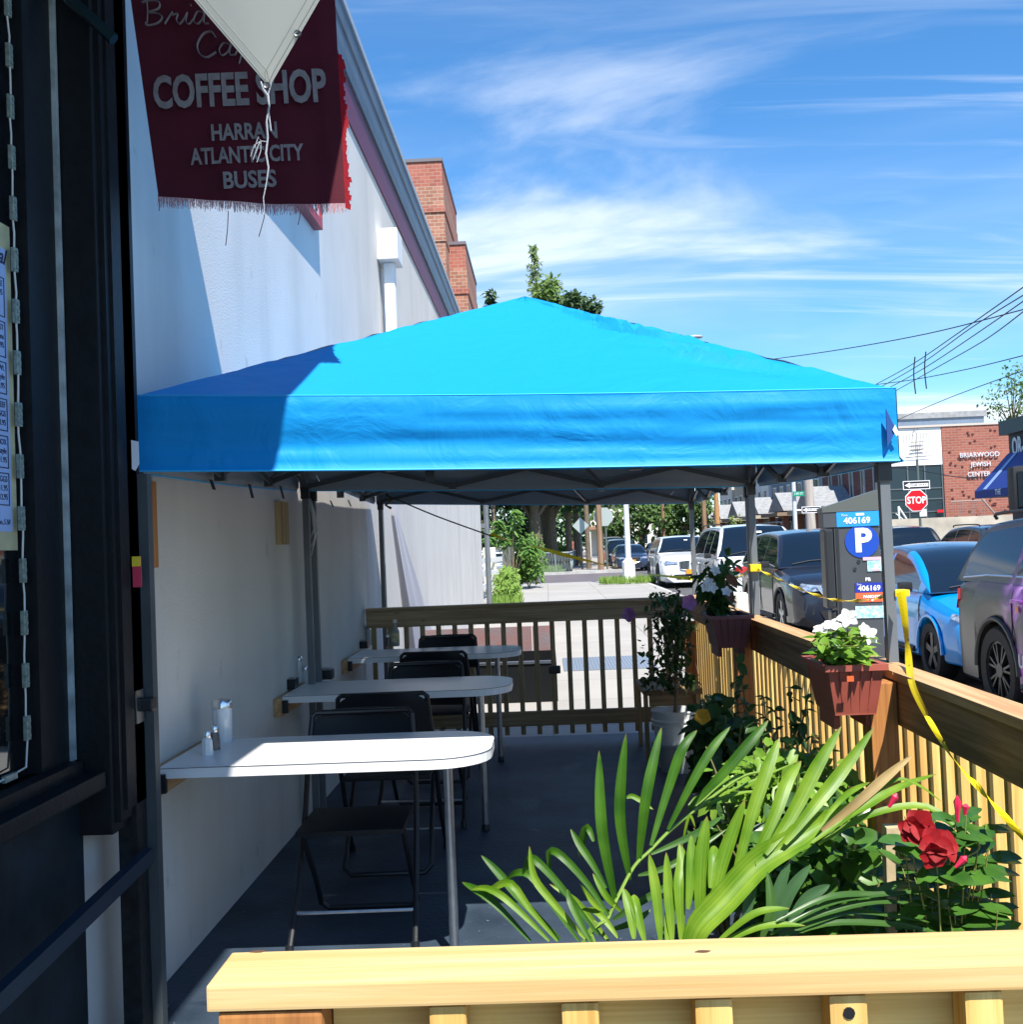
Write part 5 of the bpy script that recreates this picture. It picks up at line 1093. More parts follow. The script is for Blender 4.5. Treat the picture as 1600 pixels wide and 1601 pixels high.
    if rails:
        for s_ in (-1, 1): m = MB(); m.tube(curve([(s_*tw*.96, B[0]+.10, zr+.02), (s_*tw*.98, B[0]+.25, zr+.075), (s_*tw*.98, D[0]-.2, zr+.075), (s_*tw*.96, D[0]-.02, zr+.02)], 4), .016, 6); m.build('roof_rail', TRIM, t)
    return t
PG = paint('graphite', (.018, .021, .030)); PW = paint('white', (.74, .75, .76), 0, .25); PB = paint('bright_blue', (.0, .30, .80), .1, .2); PK = paint('black', (.012, .014, .018)); PS = paint('silver', (.38, .40, .42), .6); PR = paint('red', (.35, .02, .02), .2); PN = paint('navy', (.02, .035, .07)); PGR = paint('green', (.06, .16, .09), .2)
G = -.15
suv = car('grey_suv', 'graphite grey crossover parked nose first behind the parking meter', (4.62, 19.3, G), 0, PG, L=4.69, W=1.84, H=1.73, hood=1.04, belt=1.12, cowl=1.15, wtop=2.0, rtop=4.15, rbelt=4.55, wr=.36, spokes=5, wheels=(.93, 3.63), rails=False)
blue = car('blue_hatchback', 'bright blue hatchback with a dark roof parked right of the parking meter', (4.98, 13.35, G), 0, PB, L=4.36, W=1.82, H=1.48, hood=.86, belt=.97, cowl=.92, wtop=2.15, rtop=3.45, rbelt=4.25, wr=.325, rim=RIMD, spokes=5, grille='slim', roofm=paint('roof_navy', (.02, .05, .11), .2, .15), wheels=(.87, 3.52), lower=PB)
# wrapped suv
def wrap_mat():
    m = bpy.data.materials.new('nebula_wrap'); m.use_nodes = True; n = m.node_tree; L = n.links; b = n.nodes['Principled BSDF']; t = n.nodes.new('ShaderNodeTexCoord'); s = n.nodes.new('ShaderNodeSeparateXYZ'); L.new(t.outputs['Object'], s.inputs[0])
    z = n.nodes.new('ShaderNodeTexNoise'); z.inputs['Scale'].default_value = 2.6; z.inputs['Detail'].default_value = 8; z.inputs['Distortion'].default_value = 1.2; L.new(t.outputs['Object'], z.inputs[0])
    cr = n.nodes.new('ShaderNodeValToRGB'); L.new(z.outputs[0], cr.inputs[0]); e = cr.color_ramp; e.elements[0].position = .40; e.elements[0].color = (.03, .025, .045, 1); e.elements[1].position = .72; e.elements[1].color = (.75, .60, .8, 1)
    q = e.elements.new(.50); q.color = (.14, .04, .22, 1); q = e.elements.new(.58); q.color = (.42, .10, .55, 1)
    k = n.nodes.new('ShaderNodeMapRange'); k.inputs[1].default_value = 1.35; k.inputs[2].default_value = .95; L.new(s.outputs[1], k.inputs[0])
    r = n.nodes.new('ShaderNodeMix'); r.data_type = 'RGBA'; L.new(k.outputs[0], r.inputs[0]); r.inputs[6].default_value = (.028, .028, .028, 1); L.new(cr.outputs[0], r.inputs[7]); L.new(r.outputs[2], b.inputs['Base Color'])
    b.inputs['Roughness'].default_value = .32; b.inputs['Metallic'].default_value = .2; b.inputs['Coat Weight'].default_value = .3; b.inputs['Coat Roughness'].default_value = .25; return m
wrp = car('wrapped_suv', 'dark matte SUV with a purple nebula wrap on its doors at the right edge', (4.83, 8.32, G), 0, wrap_mat(), L=5.1, W=1.93, H=1.76, hood=1.12, belt=1.17, cowl=1.35, wtop=2.25, rtop=4.6, rbelt=4.98, wr=.39, rim=RIMD, spokes=7, grille='split', rails=True, wheels=(.95, 3.99), lower=mat('wrap_arch', (.04, .04, .038), .5))
WL = mat('wrap_lettering', (.6, .6, .62), .5)
for s_, y, z, h_ in (('The', .76, .34, .12), ('US', .86, .52, .15)):
    text(s_, 'lettering', WL, wrp, V((-.973, y, z)), (0, -1, 0), (0, 0, 1), h_, .003, bold=.004)
m = MB(); m.lathe([(.012, 0), (.03, .002), (.02, .006)], (-.975, .93, .95), 12, 'x'); m.build('flare_graphic', mat('flare_orange', (.8, .30, .15), .5), wrp)
car('white_minivan', 'tall white people carrier behind the grey crossover, seats showing through the glass', (4.62, 25.6, G), 0, PW, L=5.0, W=1.98, H=1.92, hood=1.12, belt=1.20, cowl=1.0, wtop=1.75, rtop=4.6, rbelt=4.9, wr=.37, rails=True, detail=True)
car('white_suv', 'white luxury SUV with twin upright grilles parked near the corner', (4.72, 39.0, G), 0, PW, L=4.92, W=2.0, H=1.75, hood=1.10, belt=1.18, wr=.39, grille='twin', rim=RIM)
far = car('dark_sedan', 'dark blue sedan with orange plate facing the camera beyond the cross street', (4.55, 60.8, G), 0, PN, L=4.5, W=1.8, H=1.45, hood=.92, belt=.97, cowl=1.2, wtop=2.1, rtop=3.4, rbelt=4.1, wr=.32, detail=False, group='cars parked beyond the cross street')
blk = car('black_suv', 'black SUV right behind the dark blue sedan beyond the cross street', (4.5, 67.5, G), 0, PK, L=4.8, W=1.9, H=1.75, hood=1.1, belt=1.15, detail=False, wr=.37, group='cars parked beyond the cross street')
def fx(y): return 4.5+(y-60)*.033
copy_tree(blk, (fx(73.5)-.1, 73.5, G), 0, 'second black SUV in the far parked row, half hidden by the brown pole')
gsv = car('green_suv', 'dark green SUV in the far parked row beside the brown pole', (fx(79.5), 79.5, G), 0, PGR, L=4.7, W=1.85, H=1.8, hood=1.05, belt=1.12, detail=False, group='cars parked beyond the cross street')
copy_tree(blk, (fx(86), 86, G), 0, 'third black SUV in the far parked row, just before the white roofed car')
car('white_roofed_van', 'black van with white roof at the far end of the parked row', (fx(92.5), 92.5, G), 0, PK, L=5, W=1.95, H=2.0, hood=1.1, belt=1.2, roofm=PW, detail=False, group='cars parked beyond the cross street')
rd = car('red_car', 'small red car far down the street in the middle distance', (9.6, 92, G), pi, PR, L=4.3, W=1.8, H=1.45, hood=.92, belt=.97, detail=False, group='cars far down the street')
copy_tree(far, (8.4, 84, G), pi, 'dark sedan driving away far down the street beside the red car')
copy_tree(far, (11.2, 98, G), pi, 'farthest dark sedan on the right side of the street')
os_ = car('black_suv', 'black SUV with red tail lamp parked across the street behind the blue hatchback', (11.0, 35.6, G), pi, PK, L=4.9, W=1.93, H=1.76, hood=1.1, belt=1.15, wr=.38, group='cars parked on the opposite kerb')
car('dark_crossover', 'dark grey crossover across the street, seen from behind above the blue roof', (11.15, 28.6, G), pi, paint('slate', (.03, .045, .055)), L=4.7, W=1.87, H=1.69, hood=1.03, belt=1.1, rails=True, wr=.36, rtop=3.9, rbelt=4.5, group='cars parked on the opposite kerb')
car('silver_car', 'silver car with a red tail lamp in the lot past the stucco building', (-2.75, 43.5, G), radians(-90), PS, L=4.6, W=1.8, H=1.45, hood=.92, belt=.97, detail=False, group='cars at the side lot')
car('white_car', 'pale car deeper in the side lot behind the white rail posts', (-3.6, 49.5, G), radians(-90), PS, L=4.6, W=1.8, H=1.5, hood=.92, belt=.97, detail=False, group='cars at the side lot')
# tall vehicle mirror at the right edge, seen over the wrapped SUV
tr = thing('delivery_truck', 'dark truck in the roadway, only its black wing mirror inside the right edge', 'truck', (7.1, 10.5, G))
m = MB(); m.box(6.05, 8.15, 11.3, 13.2, .35, 1.35, bev=.12); m.prism([(6.05, 12.7, 1.35), (6.05, 12.4, 2.3), (6.05, 11.3, 2.4), (6.05, 11.3, 1.35)], (2.1, 0, 0)); m.build('cab', PK, tr)
m = MB(); m.box(6.0, 8.2, 7.0, 11.25, .5, 2.75, bev=.05); m.build('cargo_box', mat('truck_box', (.05, .055, .06), .5), tr)
m = MB(); m.prism([(6.2, 12.72, 1.45), (8.0, 12.72, 1.45), (8.0, 12.44, 2.2), (6.2, 12.44, 2.2)], (0, .02, 0)); m.build('windshield', GL, tr)
for y in (8.0, 12.3):
    for x in (6.2, 8.0): m = MB(); m.lathe([(.25, -.12), (.42, -.12), (.42, .12), (.25, .12)], (x, y, G+.42), 20, 'x'); m.build('wheel', TYRE, tr)
mq = at(1600, 765, 12.7); m = MB(); m.box(mq.x-.15, mq.x+.15, mq.y-.10, mq.y+.10, mq.z-.27, mq.z+.27, bev=.09); mr = m.build('mirror', TRIM, tr, smooth=50)
m = MB(); m.box(mq.x-.10, mq.x+.10, mq.y-.108, mq.y-.101, mq.z-.2, mq.z+.2); m.build('mirror_glass', mat('mirror_glass', (.5, .55, .55), .05, metal=1), mr)
m = MB(); m.tube([mq+V((.1, 0, -.15)), (6.06, 12.45, 1.7)], .02, 6); m.tube([mq+V((.1, 0, .15)), (6.06, 12.3, 2.2)], .02, 6); m.build('mirror_arm', TRIM, tr)

# ================================================================== parking meter
pm_ = thing('parking_meter', 'dark grey pay and display parking meter with a blue P disc', 'parking meter', (1.95, 7.0, 0), radians(-7)); local(pm_)
MG = mat('meter_grey', (.06, .066, .075), .45, var=.08); MGD = mat('meter_dark', (.02, .022, .026), .4)
hw = .138
m = MB(); m.box(-hw, hw, -.01, .24, 0, 1.53, bev=.012); m.build('cabinet', MG, pm_)
m = MB(); m.prism([(-hw-.065, -.02, 1.655), (hw+.004, -.02, 1.755), (hw+.004, -.02, 1.625), (-hw-.065, -.02, 1.625)], (0, .28, 0)); m.build('solar_hood', mat('meter_hood', (.10, .11, .10), .35), pm_)
m = MB(); m.box(-hw-.06, -hw+.02, -.015, .24, 1.53, 1.623); m.box(-hw+.02, hw+.002, 0.0, .24, 1.53, 1.623); m.build('head', MG, pm_)
m = MB(); m.box(-hw+.02, hw+.004, -.018, -.002, 1.53, 1.623); m.build('number_panel', mat('meter_blue', (.02, .30, .70), .4), pm_)
m = MB(); m.box(-hw-.062, -hw-.004, -.02, .20, 1.02, 1.52, bev=.015); m.box(-hw-.035, -hw-.004, .0, .18, .78, 1.0, bev=.01); m.build('side_console', MGD, pm_)
m = MB(); m.box(-hw+.012, -hw+.03, -.0135, -.0105, .2, 1.52); m.build('door_seam', MGD, pm_)
WT = mat('sign_white_letters', (.85, .86, .88), .5); MB_ = mat('meter_disc_blue', (.005, .06, .42), .4)
m = MB(); m.prism(disc((.03, -.012, 1.435), .103, (0, 1, 0), 36), (0, -.003, 0)); m.build('parking_disc', MB_, pm_)
text('P', 'lettering', WT, pm_, (.035, -.017, 1.435), (1, 0, 0), (0, 0, 1), .20, .001, bold=.008)
text('406169', 'lettering', WT, pm_, (.005, -.020, 1.565), (1, 0, 0), (0, 0, 1), .054, .001, bold=.0015)
text('Zone', 'lettering', WT, pm_, (-.07, -.020, 1.602), (1, 0, 0), (0, 0, 1), .018, .001)
m = MB(); m.box(.0, .05, -.021, -.0185, 1.597, 1.612); m.build('bird_dropping', WT, pm_)
STK = mat('sticker_teal', (.10, .45, .55), .5, col2=(.75, .85, .88), vscale=45)
m = MB(); m.box(.055, .14, -.0155, -.0115, 1.245, 1.335); m.build('teal_sticker', STK, pm_)
m = MB(); m.box(.03, .138, -.0175, -.016, 1.315, 1.335); m.box(.085, .13, -.0175, -.016, 1.248, 1.262); m.build('sticker_marks', mat('sticker_marks', (.7, .45, .5), .5), pm_)
for x, z in ((.005, 1.31), (-.02, 1.262)): m = MB(); m.prism(disc((x, -.012, z), .011, (0, 1, 0), 12), (0, -.004, 0)); m.build('lock', MGD, pm_)
text('PB', 'lettering', WT, pm_, (.055, -.0135, 1.195), (1, 0, 0), (0, 0, 1), .030, .001, bold=.001)
m = MB(); m.box(-.025, .145, -.0145, -.0115, 1.115, 1.175); m.build('zone_label', mat('label_blue', (.01, .03, .35), .5), pm_)
text('406169', 'lettering', WT, pm_, (.06, -.0165, 1.140), (1, 0, 0), (0, 0, 1), .045, .001, bold=.0012)
text('Zone', 'lettering', WT, pm_, (-.0, -.0165, 1.166), (1, 0, 0), (0, 0, 1), .014, .001)
m = MB(); m.box(-.025, .145, -.0145, -.0115, 1.055, 1.113); m.build('orange_label', mat('label_orange', (.75, .13, .04), .5), pm_)
text('PARKNYC', 'lettering', WT, pm_, (.075, -.0165, 1.087), (1, 0, 0), (0, 0, 1), .024, .001, bold=.001)
for x in (-.012, .075): m = MB(); m.prism(disc((x, -.0145, 1.066), .007, (0, 1, 0), 10), (0, -.002, 0)); m.build('label_dot', WT, pm_)
m = MB(); m.box(-.03, .175, -.0165, -.0125, .955, 1.03); m.build('torn_sticker', STK, pm_)
# bollards just outside the fence
m = MB(); m.lathe([(.045, 0), (.045, 1.12), (.03, 1.14)], (1.24, 7.05, 0), 16); b_ = thing('pipe_bollard', 'white pipe bollard with a red top just outside the side fence', 'bollard', (1.24, 7.05, 0)); m.build('pipe', WHITEP, b_, smooth=True)
q = at(1158, 888, 7.05); b_.location = (q.x, 7.05, 0)
m = MB(); m.lathe([(.0465, q.z-.03), (.0465, q.z), (.02, q.z+.01)], (0, 0, 0), 16); o = m.build('red_band', RED, None); o.parent = b_
q = at(1177, 900, 6.6); m = MB(); m.lathe([(.022, 0), (.022, 1.25), (.01, 1.26)], (q.x-.01, 6.6, 0), 12); solo('thin_pole', m, mat('pole_grey', (.5, .52, .54), .5), 'thin grey pole standing next to the red topped bollard', 'pole', loc=(q.x, 6.6, 0))

# ================================================================== pavement things past the back fence
hc = thing('cellar_hatch', 'open cellar hatch with a black well and rusty steel door leaf behind the back fence', 'hatch', (-.5, 10.6, 0))
a = atZ(752, 1100, 0); b = atZ(870, 1100, 0)
m = MB(); x0, x1 = -1.40, b.x+.02; y0 = a.y; m.box(x0, x1, y0, y0+.03, 0, .36); m.box(x1-.03, x1, y0+.03, y0+1.3, 0, .36); m.box(x0, x1-.03, y0+1.27, y0+1.3, 0, .36); m.quad((x0, y0+.03, .02), (x1-.03, y0+.03, .02), (x1-.03, y0+1.27, .02), (x0, y0+1.27, .02)); m.build('curb_box', mat('hatch_black', (.004, .005, .006), .6, spec=.2), hc)
RST = mat('rusty_steel', (.17, .14, .15), .7, vscale=6, col2=(.22, .11, .10), bump=.3)
m = MB(); m.box(x0, x1-.25, y0+1.31, y0+1.36, .30, .62); m.box(x1-.24, x1, y0+1.31, y0+1.36, .1, .62); m.build('door_leaf', RST, hc)
m = MB(); m.box(x0, x1-.02, y0-.015, y0+.05, .361, .385); m.build('edge_angle', STEEL, hc)
gr = thing('pavement_grate', 'blue grey steel grating set flush in the sidewalk', 'grate', (.65, 13.7, 0)); m = MB(); m.box(.15, 1.25, 13.0, 14.4, -.004, .006); m.build('plate', mat('grate_plate', (.22, .26, .32), .4, metal=.3), gr); m = MB()
for k in range(28): m.box(.16+k*.0385, .172+k*.0385, 13.02, 14.38, .006, .012)
m.build('bars', mat('grate_bar', (.34, .38, .44), .35, metal=.4), gr)
def tuft(name, label, c, rx, ry, n, h, m_, kind='grass'):
    m = MB()
    for _ in range(n):
        a = R(0, 2*pi); r = sqrt(R(0, 1)); p = V((c[0]+rx*r*cos(a), c[1]+ry*r*sin(a), c[2])); t = p+V((R(-.4, .4)*h, R(-.4, .4)*h, h*R(.5, 1.2))); m.leaf(p, t, h*.12, (R(-1, 1), -1, .3), .1, 0, 2)
    return m
GRASS = leafmat('grass', (.12, .24, .03), (.24, .36, .07), .7, .3)
q = atZ(982, 912, 0); m = tuft('', '', (q.x, q.y, 0), 1.0, .8, 700, .28, GRASS); o = m.build('grass_tuft', GRASS); o['kind'] = 'stuff'; o['label'] = 'strip of grass around the foot of the white lamp pole'; o['category'] = 'grass'
m = tuft('', '', (-1.0, 26.5, 0), .35, 2.0, 500, .35, GRASS); o = m.build('weeds', GRASS); o['kind'] = 'stuff'; o['label'] = 'low weeds along the foot of the wall end'; o['category'] = 'weeds'
m = MB(); m.quad((-30, 57.7, -.002), (.9, 57.7, -.002), (4, 140, -.002), (-30, 140, -.002)); struct('lawn', m, mat('lawn', (.07, .13, .03), .95, var=.4, vscale=1.2))
m = tuft('', '', (-1.2, 64, 0), 2.1, 4.5, 1600, .3, GRASS); o = m.build('grass', GRASS); o['kind'] = 'stuff'; o['label'] = 'sunlit grass behind the chain link fence'; o['category'] = 'grass'
# white rail fence by the side lot
wf = thing('rail_fence', 'white post and rail fence with slanting rails past the wall end', 'fence', (-1.6, 36, 0))
CRM = mat('post_cream', (.72, .68, .52), .7, var=.1)
for (x, y, h_) in ((768, 926, 46), (797, 921, 66)): q = atZ(x, y, 0); m = MB(); m.box(q.x-.20, q.x+.20, q.y-.2, q.y+.2, 0, 1.45, bev=.03); m.build('post', CRM, wf)
m = MB(); 
for z in (.25, .65, 1.05): m.sq((-2.0, 33, z), (-1.2, 39, z), .05, .16)
m.sq((-1.95, 26, .35), (-1.75, 33, .35), .05, .16); m.sq((-1.95, 26, .75), (-1.75, 33, .75), .05, .16)
m.build('rail', WHITEP, wf)
def shrub(name, label, c, rad, n, L, m_, cat='bush', group=None): return bush(name, label, cat, c, rad, n, L, L*.5, m_, 0, 8, 6, group)
SH = leafmat('shrub_green', (.06, .16, .03), (.16, .30, .05), .6, .3, 3)
shrub('round_bush', 'round feathery green bush at the corner of the sidewalk', (-.65, 38.2, .9), (.85, .9, .95), 2600, .14, SH, group=None)
shrub('low_bush', 'low sprawling bush in front of the cream rail post', (-1.25, 33.5, .45), (.45, 1.4, .5), 1200, .14, GRASS)
shrub('weed_clump', 'yellow green weed clump against the wall corner', (-1.0, 27.2, .3), (.4, 1.2, .32), 900, .12, GRASS)
# sumac-like sapling
sp = thing('sumac_sapling', 'young sapling with feathery drooping leaf fronds above the bush', 'sapling', (-1.2, 37, 0)); m = MB(); ml = MB(); b = V((-1.2, 37, 0))
for (x, y) in ((800, 830), (775, 835), (812, 815), (822, 850), (765, 848), (830, 868), (790, 850), (780, 822), (835, 862), (806, 805)):
    t = at(x, y, R(36.4, 37.6)); mid = b.lerp(t, .6)+V((0, 0, .5)); P = curve([b, mid, t+V((0, 0, .15)), t], 7); m.tube(P, [.03]*4+[.012]*(len(P)-4), 4)
    for p in P[7:]:
        for k in range(5): d = (rnd_dir()*V((1, 1, .3)) if False else V((R(-1, 1), R(-1, 1), R(-.5, .1)))).normalized(); ml.leaf(p, p+d*R(.2, .32), .08, (R(-.4, .4), -.5, 1), .1, .2, 3)
m.build('stem', BARK, sp); ml.build('foliage', SH, sp, smooth=180)
# chain link fence
cf = thing('chain_link_fence', 'chain link fence around the grass across the side street', 'fence', (0, 58, 0)); FM = mat('fence_grey', (.22, .26, .27), .5)
q0 = V((-1.1, 59.5, 0)); q1 = V((1.22, 57.95, 0)); m = MB()
for k in range(4): p = q0.lerp(q1, k/3); m.tube([p, p+V((0, 0, 1.0))], .035, 6)
for k in range(3): p = q1.lerp(V((2.3, 80, 0)), k/3); m.tube([p, p+V((0, 0, 1.0))], .035, 6)
m.build('post', FM, cf); m = MB(); m.tube([q0+V((0, 0, 1)), q1+V((0, 0, 1)), V((2.3, 80, 1))], .03, 5); m.build('top_rail', mat('rail_light', (.5, .55, .55), .4), cf)
m = MB()
for A_, B_, n in ((q0, q1, 30), (q1, V((2.3, 80, 0)), 40)):
    for k in range(n):
        for s_ in (0, 1):
            a = A_.lerp(B_, (k+s_)/n); b = A_.lerp(B_, (k+1-s_)/n); m.sq(a, b+V((0, 0, 1)), .012)
m.build('mesh', FM, cf)
q = atZ(832, 903, 0); m = MB(); m.tube(curve([(q.x-.3, 57.9, .0), (q.x-.3, 57.9, .7), (q.x-.05, 57.9, .95), (q.x+.0, 57.9, .5), (q.x, 57.9, 0)], 3), .22, 8); solo('rubbish_bag', m, mat('bag_black', (.012, .013, .016), .35), 'slumped black rubbish bags by the chain link fence', 'bag', smooth=True, loc=(q.x, 57.9, 0))

# ================================================================== poles and signs
WOODP = mat('pole_wood', (.24, .15, .09), .85, var=.35, vscale=1, stretch=(8, 8, .6), bump=.4); WOODG = mat('pole_wood_grey', (.38, .34, .30), .85, var=.25, vscale=1, stretch=(8, 8, .6))
def upole(label, x, y, r, h_, m_, lean=0, arms=True, x_=None):
    t = thing('utility_pole', label, 'utility pole', (x, y, 0), 0, 'wooden utility poles'); m = MB(); m.tube([(x, y, 0), (x+lean, y, h_)], [r, r*.75], 12); m.build('pole', m_, t, smooth=True)
    if arms: m = MB(); m.box(x-1.2, x+1.2, y-.06, y+.06, h_-.7, h_-.55); m.build('crossarm', m_, t)
    return t
upole('brown wooden pole standing on the far sidewalk beside the white lamp pole', 2.85, 58.6, .16, 8.5, WOODP, arms=False)
q = at(1035, 780, 95); upole('thin brown pole among the trees down the street', q.x, 95, .16, 8.5, WOODP, .1)
q = at(1101, 800, 80); upole('dark brown pole left of the orange brown pole near the houses', q.x, 80, .2, 8, WOODP)
q = at(1121, 800, 74); upole('orange brown pole in front of the pale houses', q.x, 74, .19, 8, mat('pole_orange', (.42, .22, .09), .85, var=.2), arms=False)
q = at(1265, 800, 50); upole('thick grey weathered pole before the dark brick side wall', 11.95, 50, .24, 7.5, WOODG, -.1)
lp_ = thing('street_lamp', 'white painted lamp pole with a cobra head lamp rising above the canopy', 'street lamp', (2.84, 38.6, 0)); x, y = 2.84, 38.6
m = MB(); m.lathe([(.24, 0), (.22, .75), (.14, .82), (.13, .88)], (x, y, 0), 8); m.build('base', WHITEP, lp_)
m = MB(); m.tube([(x, y, .8), (x-.0, y, 7.9)], [.10, .07], 12); m.build('pole', mat('lamp_white', (.66, .68, .72), .5, var=.15, vscale=3), lp_, smooth=True)
a = at(1045, 531, 38.6); b = at(1086, 527, 38.6); m = MB(); m.tube(curve([(x, y, 7.85), (x+.5, y, 8.3), tuple(a), tuple(b)], 4), .04, 6); m.build('arm', STEEL, lp_)
m = MB(); m.lathe([(.03, -.35), (.10, -.25), (.13, 0), (.10, .22), (.03, .3)], tuple(b), 12, 'x', 1, .6); m.build('lamp_head', mat('lamp_grey', (.3, .32, .34), .5), lp_, smooth=True)
m = MB(); m.box(x-.35, x-.02, y-.2, y-.18, 3.2, 3.6); m.build('notice_plate', mat('notice', (.45, .48, .7), .5), lp_)
def post_sign(name, label, cat, x, y, h_, r=.03): t = thing(name, label, cat, (x, y, 0)); m = MB(); m.tube([(x, y, 0), (x, y, h_)], r, 8); m.build('post', mat('sign_post', (.10, .13, .12), .5), t); return t
SIGNBACK = mat('sign_back', (.42, .47, .44), .4, metal=.3)
s1 = post_sign('diamond_sign', 'back of a diamond road sign on a thin post beyond the side street', 'road sign', 1.98, 61, 3.1, .05)
c = at(908, 822, 61); s1.location = (c.x, 61, 0)
m = MB(); m.prism([(-.46, -.1, c.z), (0, -.1, c.z-.46), (.46, -.1, c.z), (0, -.1, c.z+.46)], (0, .02, 0)); o = m.build('plate', SIGNBACK); o.parent = s1
c = at(944, 808, 59); s2 = post_sign('octagon_sign', 'back of an octagonal stop sign behind the brown wooden pole', 'road sign', c.x+.1, 59.2, c.z+.3, .05)
m = MB(); m.prism([(c.x+.53*cos(pi/8+k*pi/4), 59.1, c.z+.53*sin(pi/8+k*pi/4)) for k in range(8)], (0, .02, 0)); m.build('plate', SIGNBACK, s2)
RS = mat('stop_red', (.62, .01, .02), .4); BS = mat('sign_black', (.015, .015, .015), .5)
c = at(1433, 782.5, 38); st = post_sign('stop_sign', 'red STOP sign under a one way arrow across the street', 'road sign', c.x+.12, 38.06, c.z+1.4, .045)
r0 = .40
m = MB(); m.prism([(c.x+r0*cos(pi/8+k*pi/4), 37.98, c.z+r0*sin(pi/8+k*pi/4)) for k in range(8)], (0, .02, 0)); m.build('white_border', WT, st)
m = MB(); m.prism([(c.x+r0*.92*cos(pi/8+k*pi/4), 37.972, c.z+r0*.92*sin(pi/8+k*pi/4)) for k in range(8)], (0, .006, 0)); m.build('octagon', RS, st)
text('STOP', 'lettering', WT, st, (c.x, 37.968, c.z), (1, -.0, 0), (0, 0, 1), .33, .002, bold=.008, xs=.8)
m = MB(); m.box(c.x+.1, c.x+.33, 38.0, 38.02, c.z-.55, c.z-.3); m.build('small_plate', WT, st)
def oneway(t, c, hw_, hh, Y):
    m = MB(); m.box(c.x-hw_, c.x+hw_, Y, Y+.02, c.z-hh, c.z+hh); p = m.build('plate', BS, t)
    m = MB()
    for q in ((-hw_, hw_, -hh, -hh+.025), (-hw_, hw_, hh-.025, hh), (-hw_, -hw_+.025, -hh+.025, hh-.025), (hw_-.025, hw_, -hh+.025, hh-.025)): m.box(c.x+q[0], c.x+q[1], Y-.004, Y-.001, c.z+q[2], c.z+q[3])
    m.build('border', WT, p)
    a = hw_*.88; m = MB(); m.prism([(c.x-a, Y-.006, c.z), (c.x-a*.55, Y-.006, c.z+hh*.62), (c.x-a*.55, Y-.006, c.z+hh*.38), (c.x+a, Y-.006, c.z+hh*.38), (c.x+a, Y-.006, c.z-hh*.38), (c.x-a*.55, Y-.006, c.z-hh*.38), (c.x-a*.55, Y-.006, c.z-hh*.62)], (0, .003, 0)); m.build('arrow', WT, p)
    text('ONE WAY', 'lettering', BS, t, (c.x+.06, Y-.008, c.z), (1, 0, 0), (0, 0, 1), hh*.62, .001, bold=.001, xs=1.35)
c2 = at(1433, 758.5, 38); ow = thing('one_way_sign', 'black and white ONE WAY arrow sign right above the stop sign', 'road sign', (c2.x, 38, c2.z)); oneway(ow, c2, .455, .15, 37.98)
m = MB(); 
c3 = at(1268, 797, 46); ow = thing('one_way_sign', 'ONE WAY arrow sign on the thick grey pole by the white steel post', 'road sign', (c3.x, 46, 0)); oneway(ow, c3, .39, .135, 45.9)
q = at(1243, 800, 46); m = MB(); m.tube([(q.x, 46, 0), (q.x, 46, 4.3)], .09, 8); t = solo('steel_post', m, mat('post_white', (.55, .58, .6), .5), 'pale steel post carrying the green street name sign', 'post', loc=(q.x, 46, 0))
m = MB(); m.tube([(q.x, 46, c3.z), (c3.x, 45.95, c3.z)], .03, 5); m.build('bracket', STEEL, ow)
c4 = at(1249, 772, 45.8); gs = thing('street_name_sign', 'small green street name sign on the pale steel post', 'street sign', (c4.x, 45.8, c4.z)); m = MB(); m.box(c4.x-.23, c4.x+.24, 45.8, 45.82, c4.z-.1, c4.z+.1); m.build('plate', mat('sign_green', (.0, .26, .15), .5), gs); text('139 ST', 'lettering', WT, gs, (c4.x, 45.795, c4.z), (1, 0, 0), (0, 0, 1), .13, .001)

# ================================================================== overhead wires
WIRE = mat('wire_black', (.01, .012, .016), .5)
def wire(label, pts, r=.012, n=6):
    m = MB(); P = [at(*p) for p in pts]; m.tube(curve(P, n), r, 5); solo('overhead_wire', m, WIRE, label, 'wire', 'overhead wires', loc=P[0])
wire('highest thin wire sloping gently up over the canopy to the right', [(1168, 567, 34), (1300, 549, 29), (1450, 522, 24), (1605, 483, 20)])
wire('top wire of the steep bundle of four', [(1340, 615, 40), (1370, 601, 36), (1428, 569, 30), (1500, 520, 24), (1605, 446, 19)])
wire('second wire of the steep bundle of four', [(1350, 618, 40), (1385, 601, 36), (1445, 566, 30), (1520, 512, 24), (1605, 459, 19)])
wire('third wire of the steep bundle of four', [(1360, 620, 40), (1395, 604, 36), (1450, 573, 30), (1530, 520, 24), (1605, 468, 19)])
wire('lowest wire of the steep bundle of four', [(1370, 628, 40), (1410, 606, 36), (1465, 575, 30), (1540, 532, 24), (1605, 484, 19)])
wire('lower thin wire sloping gently to the right above the rooftops', [(1330, 606, 40), (1420, 595, 34), (1510, 578, 28), (1605, 555, 22)])
wire('lone wire rising from the white building roof to the right edge', [(1396, 660, 60), (1480, 624, 45), (1605, 578, 30)], .016)
wire('slack dark cable across the dark glass of the brick building', [(1385, 729, 55), (1440, 736, 50), (1500, 746, 45), (1570, 747, 40)], .02)
for lb, x0 in (('left vertical spreader hanging on the wire bundle', 1430), ('right vertical spreader hanging on the wire bundle', 1447)):
    m = MB(); yy = 558 if x0 == 1430 else 550; P = [at(x0+1, yy, 29.8), at(x0-1, yy+28, 29.8), at(x0+2, yy+58, 29.8)]; m.tube(curve(P, 4), .018, 5); solo('wire_spreader', m, WIRE, lb, 'wire spreader', loc=P[0])

